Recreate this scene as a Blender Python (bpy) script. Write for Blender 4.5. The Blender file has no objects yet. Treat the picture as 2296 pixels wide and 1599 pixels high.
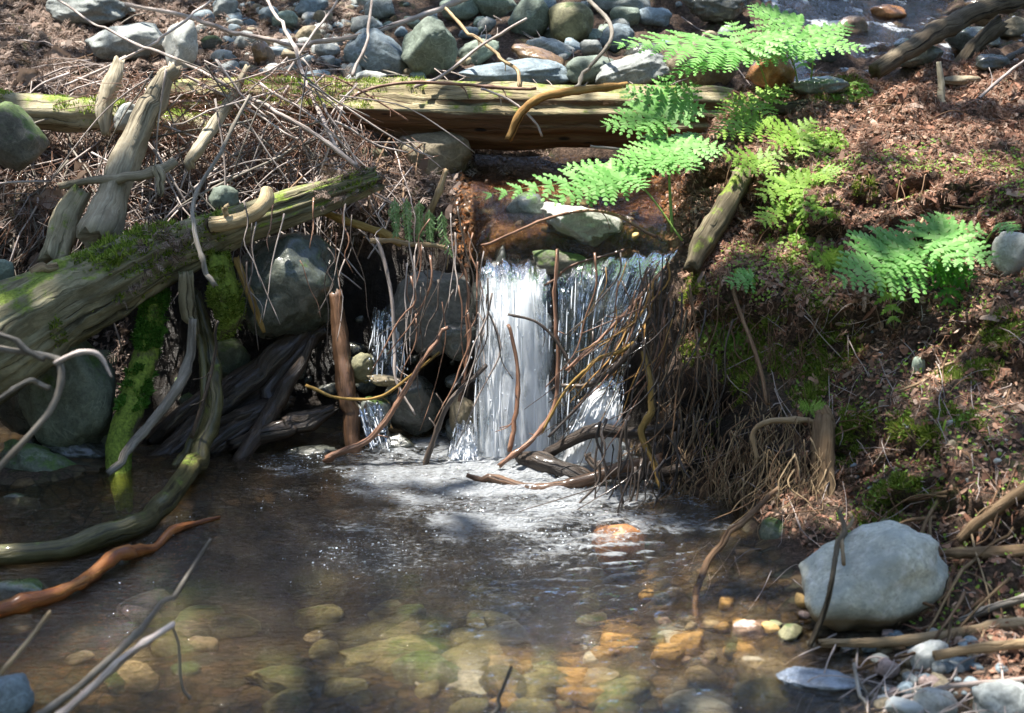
import bpy, math, random
import numpy as np
from mathutils import Vector, Matrix
from mathutils.bvhtree import BVHTree

random.seed(7); rng = np.random.default_rng(11)
SC = bpy.context.scene
COL = SC.collection
R = math.radians

# ------------------------------------------------------------------ camera, sky, sun, exposure
CAMH, PITCH, FPX, CX, CY = 2.0, R(14.1), 3189.0, 1148.0, 799.5     # FPX: focal length in units of a 2296 px wide picture
cam = bpy.data.cameras.new('camera'); camo = bpy.data.objects.new('camera', cam); COL.objects.link(camo)
camo.location = (0, 0, CAMH); camo.rotation_euler = (math.pi/2 - PITCH, 0, 0)
cam.sensor_width = 36; cam.lens = 50; cam.clip_end = 500; cam.clip_start = 0.1
cam.dof.use_dof = True; cam.dof.focus_distance = 6.7; cam.dof.aperture_fstop = 2.8
SC.camera = camo
SUN = Vector((-0.26, 0.08, 0.95)).normalized()
w = bpy.data.worlds.new('World'); SC.world = w; w.use_nodes = True
wn = w.node_tree; bg = wn.nodes['Background']; sky = wn.nodes.new('ShaderNodeTexSky')
sky.sky_type = 'NISHITA'; sky.sun_disc = False
sky.sun_elevation = math.asin(SUN.z); sky.sun_rotation = math.atan2(SUN.x, SUN.y)
wn.links.new(sky.outputs[0], bg.inputs[0]); bg.inputs[1].default_value = 0.15
sl = bpy.data.lights.new('sun', 'SUN'); sl.energy = 5.0; sl.angle = R(0.5); sl.color = (1, .955, .88)
so = bpy.data.objects.new('sun', sl); COL.objects.link(so); so.rotation_euler = SUN.to_track_quat('Z', 'Y').to_euler()
SC.view_settings.view_transform = 'Standard'; SC.view_settings.look = 'None'
SC.view_settings.exposure = 1.55; SC.view_settings.gamma = 1
SC.render.engine = 'CYCLES'; SC.cycles.use_denoising = True
SC.cycles.max_bounces = 8; SC.cycles.transparent_max_bounces = 16
SC.cycles.caustics_reflective = False; SC.cycles.sample_clamp_indirect = 6

# ------------------------------------------------------------------ helpers
cp, sp = math.cos(PITCH), math.sin(PITCH)
def rayd(px, py):
    v = CY - py
    return Vector((px - CX, FPX*cp + v*sp, -FPX*sp + v*cp))
def at(px, py, Y):
    d = rayd(px, py); return Vector((0, 0, CAMH)) + d*(Y/d.y)
def mpp(px, py, Y):
    return Y/rayd(px, py).y                                         # metres per picture unit at that distance
def pix(P):
    dx, dy, dz = P[0], P[1], P[2]-CAMH
    dep = dy*cp - dz*sp; up = dy*sp + dz*cp
    return CX + FPX*dx/dep, CY - FPX*up/dep

def _h(i, j, k, s):
    n = (i*374761393 + j*668265263 + k*2147483647 + s*1274126177) & 0xFFFFFFFF
    n = ((n ^ (n >> 13))*1274126177) & 0xFFFFFFFF
    n = ((n ^ (n >> 16))*2246822519) & 0xFFFFFFFF
    return ((n ^ (n >> 15)) & 0xFFFF)/32767.5 - 1.0
def vn(p, s=0):
    p = np.asarray(p, float); i = np.floor(p).astype(np.int64); f = p - i; f = f*f*(3-2*f)
    x, y, z = i[:, 0], i[:, 1], i[:, 2]; o = 0
    for a in (0, 1):
        for b in (0, 1):
            for c in (0, 1):
                wgt = (f[:, 0] if a else 1-f[:, 0])*(f[:, 1] if b else 1-f[:, 1])*(f[:, 2] if c else 1-f[:, 2])
                o = o + wgt*_h(x+a, y+b, z+c, s)
    return o
def fbm(p, s=0, oct=4, gain=.5):
    p = np.asarray(p, float); o = 0; a = 1.0
    for k in range(oct):
        o = o + a*vn(p, s+k*17); p = p*2.03 + 5.1; a *= gain
    return o

def mk(name, V, F, mat=None, parent=None, smooth=True, uv=None, attr=None, loc=None):
    me = bpy.data.meshes.new(name)
    V = V.tolist() if isinstance(V, np.ndarray) else [tuple(v) for v in V]
    F = F.tolist() if isinstance(F, np.ndarray) else F
    me.from_pydata(V, [], F)
    if uv is not None:
        l = me.uv_layers.new(name='UVMap'); l.data.foreach_set('uv', np.asarray(uv, dtype=np.float32).ravel())
    if attr:
        for k, a in attr.items():
            d = me.attributes.new(k, 'FLOAT', 'POINT'); d.data.foreach_set('value', np.asarray(a, dtype=np.float32))
    if smooth: me.polygons.foreach_set('use_smooth', np.ones(len(me.polygons), dtype=bool))
    if mat: me.materials.append(mat)
    me.update()
    o = bpy.data.objects.new(name, me); COL.objects.link(o)
    if loc is not None: o.location = loc
    if parent is not None: o.parent = parent
    return o
def tag(o, label=None, cat=None, group=None, kind=None):
    if label: o['label'] = label
    if cat: o['category'] = cat
    if group: o['group'] = group
    if kind: o['kind'] = kind
    return o
def empty(name, loc=(0, 0, 0)):
    e = bpy.data.objects.new(name, None); COL.objects.link(e); e.location = loc; e.empty_display_size = .05; return e
class MB:                                                            # gathers faces into ONE mesh
    def __init__(s): s.V = []; s.F = []; s.n = 0
    def add(s, V, F):
        V = np.asarray(V, float); s.V.append(V)
        for f in F: s.F.append([i+s.n for i in f])
        s.n += len(V)
    def build(s, name, mat, parent=None, smooth=True, loc=None):
        V = np.concatenate(s.V)
        if loc is not None: V = V - np.array(loc)
        return mk(name, V, s.F, mat, parent, smooth, loc=loc)

# ------------------------------------------------------------------ materials
class NT:
    def __init__(s, name, rough=.8, spec=.4):
        s.m = bpy.data.materials.new(name); s.m.use_nodes = True; s.t = s.m.node_tree
        s.b = s.t.nodes['Principled BSDF']; s.out = s.t.nodes['Material Output']
        s.b.inputs['Roughness'].default_value = rough; s.b.inputs['Specular IOR Level'].default_value = spec
    def n(s, t, **kw):
        o = s.t.nodes.new(t)
        for k, v in kw.items(): setattr(o, k, v)
        return o
    def l(s, a, b): s.t.links.new(a, b)
    def coord(s, which='Object', scale=(1, 1, 1), loc=(0, 0, 0)):
        tc = s.n('ShaderNodeTexCoord'); mp = s.n('ShaderNodeMapping')
        mp.inputs['Scale'].default_value = scale; mp.inputs['Location'].default_value = loc
        s.l(tc.outputs[which], mp.inputs[0]); return mp.outputs[0]
    def noise(s, vec, scale, detail=5, rough=.6, dist=0):
        o = s.n('ShaderNodeTexNoise'); o.inputs['Scale'].default_value = scale; o.inputs['Detail'].default_value = detail
        o.inputs['Roughness'].default_value = rough; o.inputs['Distortion'].default_value = dist
        if vec is not None: s.l(vec, o.inputs['Vector'])
        return o.outputs['Fac']
    def vor(s, vec, scale, feature='F1', out='Distance'):
        o = s.n('ShaderNodeTexVoronoi', feature=feature); o.inputs['Scale'].default_value = scale
        if vec is not None: s.l(vec, o.inputs['Vector'])
        return o.outputs[out]
    def ramp(s, fac, stops, interp='LINEAR'):
        o = s.n('ShaderNodeValToRGB'); r = o.color_ramp; r.interpolation = interp
        while len(r.elements) < len(stops): r.elements.new(.5)
        for e, (p, c) in zip(r.elements, stops):
            e.position = p; e.color = (c, c, c, 1) if not hasattr(c, '__len__') else (*c, 1)
        s.l(fac, o.inputs[0]); return o.outputs[0]
    def mix(s, fac, a, b, mode='MIX'):
        o = s.n('ShaderNodeMix', data_type='RGBA', blend_type=mode)
        for sock, v in ((o.inputs[0], fac), (o.inputs[6], a), (o.inputs[7], b)):
            if hasattr(v, 'is_linked'): s.l(v, sock)
            elif hasattr(v, '__len__'): sock.default_value = (*v, 1)
            else: sock.default_value = v
        return o.outputs[2]
    def math(s, op, a, b=None, clamp=False):
        o = s.n('ShaderNodeMath', operation=op, use_clamp=clamp)
        for sock, v in ((o.inputs[0], a), (o.inputs[1], b)):
            if v is None: continue
            if hasattr(v, 'is_linked'): s.l(v, sock)
            else: sock.default_value = v
        return o.outputs[0]
    def sep(s, vec):
        o = s.n('ShaderNodeSeparateXYZ'); s.l(vec, o.inputs[0]); return o.outputs
    def geo(s, out): return s.n('ShaderNodeNewGeometry').outputs[out]
    def rnd(s): return s.n('ShaderNodeObjectInfo').outputs['Random']
    def col(s, c): s.l(c, s.b.inputs['Base Color'])
    def bump(s, h, dist=.01, strength=1):
        o = s.n('ShaderNodeBump'); o.inputs['Distance'].default_value = dist; o.inputs['Strength'].default_value = strength
        s.l(h, o.inputs['Height']); s.l(o.outputs[0], s.b.inputs['Normal']); return o.outputs[0]
    def hsv(s, colr, hue=None, sat=None, val=None):
        o = s.n('ShaderNodeHueSaturation')
        for k, v in (('Hue', hue), ('Saturation', sat), ('Value', val)):
            if v is None: continue
            if hasattr(v, 'is_linked'): s.l(v, o.inputs[k])
            else: o.inputs[k].default_value = v
        s.l(colr, o.inputs['Color']); return o.outputs[0]
    def rng(s, fac, a, b):
        o = s.n('ShaderNodeMapRange'); o.inputs['To Min'].default_value = a; o.inputs['To Max'].default_value = b
        s.l(fac, o.inputs[0]); return o.outputs[0]

def rock_mat(name, base, var=.35, moss=0.0, wet=False, speck=True, stain=None, vein=True, waterline=None):
    m = NT(name, .3 if wet else .75, .5)
    v = m.coord('Object'); oi = m.rnd()
    off = m.n('ShaderNodeVectorMath', operation='ADD'); m.l(v, off.inputs[0])
    cmb = m.n('ShaderNodeCombineXYZ'); k = m.math('MULTIPLY', oi, 37.0)
    for q in range(3): m.l(k, cmb.inputs[q])
    m.l(cmb.outputs[0], off.inputs[1]); v = off.outputs[0]
    b = np.array(base)
    n1 = m.noise(v, 7, 6, .65, .6)
    c = m.ramp(n1, [(.28, tuple(b*(1-var))), (.5, tuple(b)), (.72, tuple(np.minimum(b*(1+var), .8)))])
    n2 = m.noise(v, 70, 4, .7)
    c = m.mix(.6, c, m.ramp(n2, [(.3, (.3,)*3), (.7, (1.15,)*3)]), 'MULTIPLY')
    n4 = m.noise(v, 22, 6, .75, .5); c = m.mix(m.ramp(n4, [(.52, 0.0), (.62, .5)]), c, tuple(np.minimum(b*1.45, .7)))
    c = m.mix(m.ramp(n4, [(.36, .6), (.44, 0.0)]), c, tuple(b*.45))
    if vein:
        n3 = m.noise(v, 3.2, 3, .5, 2.0)
        c = m.mix(m.ramp(n3, [(.485, 0.0), (.5, .45), (.515, 0.0)]), c, tuple(np.minimum(b*1.9, .75)))
    if speck:
        c = m.mix(m.ramp(m.vor(v, 38), [(.06, .7), (.16, 0.0)]), c, tuple(b*.3))
    if stain: c = m.mix(m.ramp(m.noise(v, 5, 5, .7), [(.45, 0.0), (.62, .85)]), c, stain)
    if moss > 0:
        nz = m.sep(m.geo('Normal'))[2]
        f = m.math('ADD', m.math('MULTIPLY', nz, .28), m.noise(v, 9, 6, .7))
        f = m.ramp(f, [(.82-.4*moss, 0.0), (.92-.4*moss, .9)])
        g = m.ramp(m.noise(v, 60, 4, .7), [(.3, (.025, .05, .012)), (.7, (.10, .16, .03))])
        c = m.mix(f, c, g)
    if waterline:
        wz = m.math('ADD', m.sep(m.geo('Position'))[2], m.math('MULTIPLY', m.noise(v, 6, 3), .03))
        c = m.mix(m.ramp(wz, [(waterline, .9), (waterline+.03, 0.0)]), c, (.14, .085, .03))
    c = m.hsv(c, val=m.rng(oi, .75, 1.25))
    m.col(c)
    h = m.math('ADD', m.math('MULTIPLY', n1, 1.0), m.math('MULTIPLY', n2, .25))
    m.bump(h, .012, .7)
    if wet:
        m.l(m.ramp(m.noise(v, 14, 4, .6), [(.35, .12), (.7, .5)]), m.b.inputs['Roughness'])
        m.b.inputs['Coat Weight'].default_value = .4; m.b.inputs['Coat Roughness'].default_value = .12
    return m.m
RM = {
 'grey': rock_mat('rock_grey', (.25, .265, .25)), 'blue': rock_mat('rock_blue_grey', (.20, .25, .275)),
 'green': rock_mat('rock_green_grey', (.21, .255, .20)), 'tan': rock_mat('rock_tan', (.27, .22, .14), speck=False),
 'brown': rock_mat('rock_brown', (.20, .125, .065), wet=True, speck=False), 'pale': rock_mat('rock_pale', (.46, .455, .41), .2, stain=(.33, .35, .33)),
 'white': rock_mat('rock_white', (.50, .515, .46), .16, stain=(.36, .39, .39)),
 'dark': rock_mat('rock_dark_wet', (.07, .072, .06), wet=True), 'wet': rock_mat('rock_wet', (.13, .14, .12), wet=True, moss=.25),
 'mossy': rock_mat('rock_mossy', (.15, .14, .11), moss=.6), 'orange': rock_mat('rock_orange', (.30, .135, .05), wet=True, speck=False),
 'gold': rock_mat('rock_gold', (.42, .27, .10), .4, speck=False, vein=False), 'pink': rock_mat('rock_pinkish', (.30, .22, .19)),
 'olive': rock_mat('rock_olive', (.17, .16, .085), moss=.1),
}

def wood_mat(name, c0, c1, c2, moss=0.0, wet=False, gscale=1.0, mosscol=((.06, .10, .012), (.26, .34, .05)), under=None, bumpd=.006, holes=False):
    m = NT(name, .5 if wet else .85, .35 if wet else .25)
    wv = m.n('ShaderNodeTexNoise'); wv.inputs['Scale'].default_value = 7; wv.inputs['Detail'].default_value = 4; m.l(m.coord('UV', (1, 2, 1)), wv.inputs['Vector'])
    wo = m.n('ShaderNodeVectorMath', operation='MULTIPLY_ADD'); wo.inputs[1].default_value = (0, .05, 0); m.l(wv.outputs['Color'], wo.inputs[0]); m.l(m.coord('UV'), wo.inputs[2])
    mp_ = m.n('ShaderNodeMapping'); mp_.inputs['Scale'].default_value = (3*gscale, 85*gscale, 1); m.l(wo.outputs[0], mp_.inputs[0]); v = mp_.outputs[0]; oi = m.rnd()
    g = m.noise(v, 1.0, 6, .65, .8)
    c = m.ramp(g, [(.3, c0), (.48, c1), (.7, c2)])
    vo = m.coord('UV', (1, 1, 1))
    n = m.noise(vo, 6, 5, .6)
    c = m.mix(m.ramp(n, [(.4, .55), (.6, 0.0)]), c, c0)
    mq_ = m.n('ShaderNodeMapping'); mq_.inputs['Scale'].default_value = (1.8*gscale, 46*gscale, 1); mq_.inputs['Location'].default_value = (3, 7, 0); m.l(wo.outputs[0], mq_.inputs[0])
    crack = m.noise(mq_.outputs[0], 1.0, 4, .55, .3)
    patch = m.noise(m.coord('UV', (2.5, 9, 1), (5, 1, 0)), 1.3, 5, .7, .6); c = m.mix(m.ramp(patch, [(.5, 0.0), (.62, .6)]), c, tuple(np.array(c0)*.7)); c = m.mix(m.ramp(patch, [(.34, .5), (.42, 0.0)]), c, c2)
    c = m.mix(m.ramp(crack, [(.34, .92), (.42, 0.0)]), c, tuple(np.array(c0)*.25))
    if under:  # brown lower face, with the log's shaded side painted into it
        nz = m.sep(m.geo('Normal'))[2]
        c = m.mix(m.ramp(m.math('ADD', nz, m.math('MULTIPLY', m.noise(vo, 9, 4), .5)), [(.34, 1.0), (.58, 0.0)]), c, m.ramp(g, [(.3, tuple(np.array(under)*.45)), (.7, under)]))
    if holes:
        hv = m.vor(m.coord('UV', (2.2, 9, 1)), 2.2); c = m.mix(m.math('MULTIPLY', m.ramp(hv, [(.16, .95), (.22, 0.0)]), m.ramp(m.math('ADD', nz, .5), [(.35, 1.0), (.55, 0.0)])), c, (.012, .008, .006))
    if moss > 0:
        ob = m.coord('Object'); nz = m.sep(m.geo('Normal'))[2]
        f = m.math('ADD', m.math('MULTIPLY', nz, .22), m.noise(ob, 7, 6, .7))
        f = m.ramp(f, [(.80-.4*moss, 0.0), (.9-.4*moss, .92)])
        c = m.mix(f, c, m.ramp(m.noise(ob, 70, 3, .7), [(.3, mosscol[0]), (.7, mosscol[1])]))
    c = m.hsv(c, val=m.rng(oi, .8, 1.2)); m.col(c)
    m.bump(m.math('ADD', g, m.math('MULTIPLY', m.ramp(crack, [(.32, 0.0), (.43, 1.0)]), .8)), bumpd, .9)
    if wet: m.b.inputs['Coat Weight'].default_value = .3; m.b.inputs['Coat Roughness'].default_value = .12
    return m.m
WM = {
 'postdark': wood_mat('post_dark_mossy', (.07, .055, .03), (.16, .13, .08), (.27, .23, .15), moss=.36),
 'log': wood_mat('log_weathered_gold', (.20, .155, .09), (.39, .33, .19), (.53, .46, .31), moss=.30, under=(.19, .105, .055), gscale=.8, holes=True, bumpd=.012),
 'weathered': wood_mat('weathered_driftwood', (.22, .18, .12), (.44, .38, .27), (.58, .52, .40)),
 'weathermoss': wood_mat('weathered_mossy', (.20, .17, .10), (.40, .35, .23), (.52, .46, .32), moss=.36),
 'biglog': wood_mat('big_log', (.13, .115, .07), (.27, .245, .15), (.42, .38, .24), moss=.36, gscale=.7, bumpd=.012),
 'cut': wood_mat('peeled_stick', (.35, .26, .14), (.52, .40, .23), (.6, .49, .32)),
 'mossy': wood_mat('mossy_pole', (.06, .05, .03), (.11, .09, .055), (.2, .17, .11), moss=.95),
 'wetolive': wood_mat('wet_olive_branch', (.05, .045, .018), (.13, .115, .04), (.24, .21, .09), wet=True, moss=.1),
 'wetdark': wood_mat('wet_dark_wood', (.02, .013, .009), (.055, .036, .023), (.12, .085, .06), wet=True, bumpd=.014),
 'wetbrown': wood_mat('wet_brown_wood', (.06, .03, .015), (.15, .075, .036), (.24, .13, .07), wet=True),
 'orange': wood_mat('orange_bark', (.13, .035, .012), (.40, .13, .03), (.55, .24, .06), wet=True),
 'yellow': wood_mat('yellow_stick', (.20, .12, .03), (.36, .23, .07), (.44, .31, .12)),
 'twig': wood_mat('twig_grey_pink', (.30, .24, .21), (.50, .43, .39), (.62, .55, .51)),
 'twigred': wood_mat('twig_red_brown', (.13, .06, .035), (.26, .135, .08), (.36, .22, .15), wet=True),
 'twigdark': wood_mat('twig_dark', (.035, .025, .02), (.075, .055, .042), (.13, .1, .08), wet=True),
 'grey': wood_mat('grey_branch', (.12, .105, .085), (.27, .24, .20), (.40, .36, .31)),
 'bark': wood_mat('brown_bark', (.09, .055, .03), (.22, .145, .08), (.34, .24, .14), moss=.1),
 'barkdark': wood_mat('dark_bark', (.06, .045, .03), (.13, .10, .065), (.22, .18, .12)),
 'root': wood_mat('root_brown', (.10, .055, .03), (.21, .13, .075), (.32, .22, .14)),
 'tan': wood_mat('tan_stick', (.22, .15, .08), (.40, .29, .17), (.50, .39, .25)),
 'goldstick': wood_mat('golden_stick', (.25, .13, .04), (.42, .24, .08), (.52, .34, .14)),
 'stump': wood_mat('green_old_wood', (.07, .075, .04), (.16, .165, .085), (.26, .25, .15), moss=.42, gscale=.7, bumpd=.012, mosscol=((.012, .03, .008), (.06, .11, .02))),
}

def leaf_mat(name, cols, trans=.45, rough=.5):
    m = NT(name, rough, .3)
    f = m.geo('Random Per Island')
    c = m.ramp(f, [(i/max(1, len(cols)-1), q) for i, q in enumerate(cols)])
    c = m.hsv(c, val=m.rng(m.rnd(), .85, 1.15))
    m.col(c)
    if trans > 0:
        tr = m.n('ShaderNodeBsdfTranslucent'); m.l(c, tr.inputs[0]); mx = m.n('ShaderNodeMixShader'); mx.inputs[0].default_value = trans
        m.l(m.b.outputs[0], mx.inputs[1]); m.l(tr.outputs[0], mx.inputs[2]); m.l(mx.outputs[0], m.out.inputs[0])
    return m.m
LM = {
 'fern': leaf_mat('fern_leaf', [(.15, .38, .08), (.22, .46, .12), (.32, .55, .19)]),
 'fern2': leaf_mat('fern_leaf_yellow', [(.17, .31, .04), (.25, .42, .06), (.33, .49, .10)]),
 'ferndark': leaf_mat('fern_leaf_dark', [(.03, .14, .01), (.06, .22, .015), (.10, .28, .02)]),
 'stem': leaf_mat('fern_stem', [(.16, .26, .05), (.2, .3, .07)], 0),
 'moss': leaf_mat('moss_tuft', [(.07, .12, .015), (.17, .26, .03), (.30, .39, .06), (.38, .44, .10)], .35, .8),
 'mossdark': leaf_mat('moss_deep', [(.05, .13, .015), (.10, .26, .03), (.17, .38, .06)], .35, .8),
 'cedar': leaf_mat('cedar_green', [(.14, .25, .08), (.21, .34, .13), (.32, .45, .22)], .3),
 'litter': leaf_mat('litter_red', [(.05, .028, .018), (.16, .075, .045), (.27, .13, .08), (.36, .22, .15), (.14, .09, .06), (.42, .31, .24)], .12, .8),
 'litter2': leaf_mat('litter_grey', [(.04, .03, .025), (.12, .085, .065), (.22, .15, .115), (.36, .285, .235), (.15, .08, .05)], .12, .8),
 'wetlitter': leaf_mat('litter_wet_orange', [(.10, .035, .012), (.24, .09, .03), (.36, .16, .06), (.14, .08, .04)], .1, .35),
 'dead': leaf_mat('dead_leaf', [(.20, .15, .12), (.30, .22, .17), (.36, .29, .24)], .2, .6),
 'canopy': leaf_mat('canopy_leaf', [(.03, .07, .015), (.05, .10, .02), (.07, .13, .03)], .35),
}

# ------------------------------------------------------------------ terrain: one sheet through surveyed points
CPT = []
def cpx(px, py, Y): CPT.append(tuple(at(px, py, Y)))
def cxy(X, Y, Z): CPT.append((X, Y, Z))
for px in (-500, -200, 100, 400, 700, 1000, 1250, 1480):
    cpx(px, 195, 8.1); cpx(px, 100, 8.9); cpx(px, 0, 9.8)
for px in (-500, -200, 50, 200, 350, 500, 650, 780): cpx(px, 300, 7.5)
for px in (-400, -100, 50, 200, 350, 500, 620, 740): cpx(px, 400, 7.22)
for px in (-300, -50, 100, 250, 400, 520, 640, 760, 860): cpx(px, 490, 7.0)
for X in (-2.9, -2.5, -2.1, -1.7, -1.35, -1.0, -.7, -.45): cxy(X, 6.82, .12); cxy(X, 6.55, .02)
cpx(930, 480, 6.95); cpx(1000, 520, 6.75); cpx(960, 420, 7.3); cpx(870, 430, 7.25)
cxy(-.3, 6.72, .15); cxy(-.3, 6.5, .03)
for px in (1060, 1140, 1230, 1320, 1410, 1490):                       # lip and bed of the upper stream
    cpx(px, 560, 6.52); cpx(px, 500, 6.75); cpx(px, 440, 7.15); cpx(px, 400, 7.6)
for px in (1050, 1130, 1220, 1310, 1400): cxy(at(px, 560, 6.36)[0], 6.36, .12); cxy(at(px, 560, 6.36)[0], 6.22, -.12)
for X in (-.2, .2, .6, 1.0): cxy(X, 7.85, 1.2)
# right bank
for px, rows in {
  1580: ((560, 6.35), (700, 6.12), (900, 5.88), (1050, 5.7), (1150, 5.4)),
  1700: ((200, 7.3), (330, 6.8), (430, 6.5), (560, 6.2), (700, 5.98), (900, 5.66), (1050, 5.45), (1150, 5.27), (1260, 4.9)),
  1900: ((190, 7.2), (300, 6.8), (400, 6.5), (500, 6.25), (600, 6.0), (700, 5.88), (800, 5.72), (900, 5.5), (1000, 5.34), (1100, 5.14), (1200, 4.85), (1300, 4.65)),
  2100: ((190, 7.3), (300, 6.75), (400, 6.35), (500, 6.05), (600, 5.8), (700, 5.62), (800, 5.4), (900, 5.2), (1000, 5.05), (1100, 4.85), (1200, 4.62), (1300, 4.42), (1400, 4.22), (1500, 3.96)),
  2300: ((190, 7.3), (300, 6.7), (400, 6.25), (550, 5.7), (700, 5.4), (900, 5.0), (1000, 4.82), (1100, 4.62), (1200, 4.45), (1300, 4.3), (1450, 4.03), (1599, 3.68)),
  2600: ((190, 7.3), (400, 6.2), (700, 5.3), (1000, 4.75), (1300, 4.2), (1600, 3.6)),
 }.items():
    for py, Y in rows: cpx(px, py, Y)
cpx(1600, 330, 7.0); cpx(1590, 440, 6.7)
for px in (1720, 1850, 2000, 2150, 2300, 2500): cpx(px, 165, 8.4); cpx(px, 85, 9.3); cpx(px, -5, 10.3)
cxy(.95, 5.45, -.12); cxy(.85, 5.9, .05)
# pool bed and shores
for X in (-2.0, -1.5, -1.0, -.5, 0, .4):
    for Y in (3.6, 4.2, 4.9, 5.5): cxy(X, Y, -.13 if Y < 4.3 else (-.24 if Y < 5.2 else -.22))
for X in (-1.0, -.5, 0, .4): cxy(X, 6.0, -.18)
for X in (-2, -1, 0, .7): cxy(X, 3.0, -.10)
for px, py, z in ((1480, 1330, -.14), (1600, 1400, -.05), (1500, 1450, -.06), (1700, 1440, -.03), (1650, 1540, -.08), (1800, 1560, -.06), (1350, 1250, -.2)):
    d = rayd(px, py); t = (z-CAMH)/d.z; cxy(d.x*t, d.y*t, z)
for px, py in ((1745, 1350), (1850, 1445), (1960, 1490), (1985, 1560), (2000, 1640), (80, 1090), (-60, 1150), (200, 1055), (420, 1030)):
    d = rayd(px, py); t = (.0-CAMH)/d.z; cxy(d.x*t, d.y*t, .0)
cxy(-2.5, 4.6, .0); cxy(-2.4, 3.6, .05); cxy(-3.2, 4.5, .3); cxy(-3, 3, .3); cxy(1.9, 3.0, .05)
for X in (-4.5, -2.5, -.5, 1.5, 3.5): cxy(X, 11.5, 2.45); cxy(X, 13.5, 3.4)
for Y, z in ((4, .9), (6, 1.3), (8, 1.9)): cxy(4.6, Y, z); cxy(-4.6, Y, z+.1)
CPT = np.array(CPT); _c = CPT[:, :2]
def phi(r): return np.sqrt(r*r + .0016)
A = phi(np.linalg.norm(_c[:, None]-_c[None], axis=2)); n = len(_c)
A = A - np.eye(n)*.01                                                # a touch of smoothing
Pm = np.c_[np.ones(n), _c]; K = np.block([[A, Pm], [Pm.T, np.zeros((3, 3))]])
sol = np.linalg.solve(K, np.r_[CPT[:, 2], np.zeros(3)])
def base_h(xy):
    o = np.empty(len(xy))
    for i in range(0, len(xy), 20000):
        q = xy[i:i+20000]; r = np.linalg.norm(q[:, None]-_c[None], axis=2)
        o[i:i+20000] = phi(r) @ sol[:n] + sol[n] + q @ sol[n+1:]
    return o
GX, GY = np.arange(-4.4, 4.41, .02), np.arange(2.4, 13.3, .02)
nx, ny = len(GX), len(GY)
XX, YY = np.meshgrid(GX, GY); XY = np.c_[XX.ravel(), YY.ravel()]
Z0 = base_h(XY).reshape(ny, nx)
gy, gx = np.gradient(Z0, .02)
N0 = np.stack([-gx, -gy, np.ones_like(Z0)], -1); N0 /= np.linalg.norm(N0, axis=-1, keepdims=True)
TV = np.c_[XY, Z0.ravel()]
wbank = np.clip((TV[:, 2]+.02)/.15, .25, 1); stream = ((TV[:, 0] > -.25) & (TV[:, 0] < .85) & (TV[:, 1] > 6.3) & (TV[:, 1] < 8))
wbank[stream] *= .5
right = np.clip((TV[:, 0]-.75)/.4, 0, 1)
disp = (.06*fbm(TV*2.6, 3, 3) + .03*right*fbm(TV*5.2, 13, 3) + .028*fbm(TV*8, 9, 3) + .012*fbm(TV*25, 21, 2)) * wbank * (1+.35*right)
TV = TV + N0.reshape(-1, 3)*disp[:, None]
rb = np.clip((TV[:, 0]-.62)/.25, 0, 1)*np.clip((7.2-TV[:, 1])/.3, 0, 1)*np.clip((TV[:, 1]-4.3)/.3, 0, 1)
gs = lambda c, w_: np.exp(-((TV[:, 2]+.06*fbm(TV*np.array([2.2, 2.2, 0]), 61, 2)-c)/w_)**2)
nh = np.clip(.55+.8*fbm(TV*np.array([1.6, 1.6, .6]), 62, 2), 0, 1.3)
TV[:, 1] += rb*(-.16*gs(1.22, .12) + .20*gs(.98, .085)*nh - .10*gs(.78, .1) + .15*gs(.56, .07)*np.clip(nh+.1, 0, 1) - .10*gs(.38, .1) + .12*gs(.14, .08))
ii = np.arange(ny*nx).reshape(ny, nx)
TF = np.stack([ii[:-1, :-1], ii[:-1, 1:], ii[1:, 1:], ii[1:, :-1]], -1).reshape(-1, 4)
m = NT('forest_soil', .85, .35)
v = m.coord('Object'); zz = m.sep(m.geo('Position'))
soil = m.ramp(m.noise(v, 11, 8, .75, .4), [(.25, (.016, .012, .009)), (.45, (.045, .029, .02)), (.6, (.10, .06, .038)), (.75, (.20, .13, .09))])
soil = m.mix(m.ramp(m.noise(v, 60, 4, .7), [(.45, 0.0), (.7, .7)]), soil, (.26, .17, .12))
soil = m.mix(m.ramp(m.noise(v, 5, 5, .7, 1), [(.56, 0.0), (.64, .5)]), soil, (.06, .085, .018))
cell = m.vor(v, 16, 'F1', 'Color'); csep = m.n('ShaderNodeSeparateColor'); m.l(cell, csep.inputs[0])
bed = m.ramp(csep.outputs[0], [(.1, (.10, .075, .04)), (.35, (.22, .14, .06)), (.55, (.13, .13, .085)), (.75, (.30, .20, .09)), (.95, (.12, .095, .06))])
edge = m.vor(v, 16, 'DISTANCE_TO_EDGE')
bed = m.mix(m.ramp(edge, [(.0, .85), (.12, 0.0)]), bed, (.035, .026, .015))
bed = m.mix(.5, bed, m.ramp(m.noise(v, 45, 5, .7), [(.3, (.3,)*3), (.7, (1.1,)*3)]), 'MULTIPLY')
deepf = m.ramp(m.math('ADD', zz[2], .5), [(.28, .85), (.40, 0.0)])  # bed darkened with depth, painting in the light lost to the water
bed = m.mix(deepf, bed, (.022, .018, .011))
fz = m.ramp(m.math('ADD', zz[2], m.math('MULTIPLY', m.noise(v, 14, 4), .05)), [(.02, 0.0), (.05, 1.0)])
mud_shadef = m.n('ShaderNodeAttribute', attribute_name='mud_shade').outputs['Fac']
soil = m.mix(mud_shadef, soil, m.ramp(m.noise(v, 22, 6, .7), [(.3, (.008, .006, .005)), (.7, (.035, .025, .017))]))  # wet soil of the hollows, blackened to paint in their shade
rs = m.n('ShaderNodeAttribute', attribute_name='rust').outputs['Fac']
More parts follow.
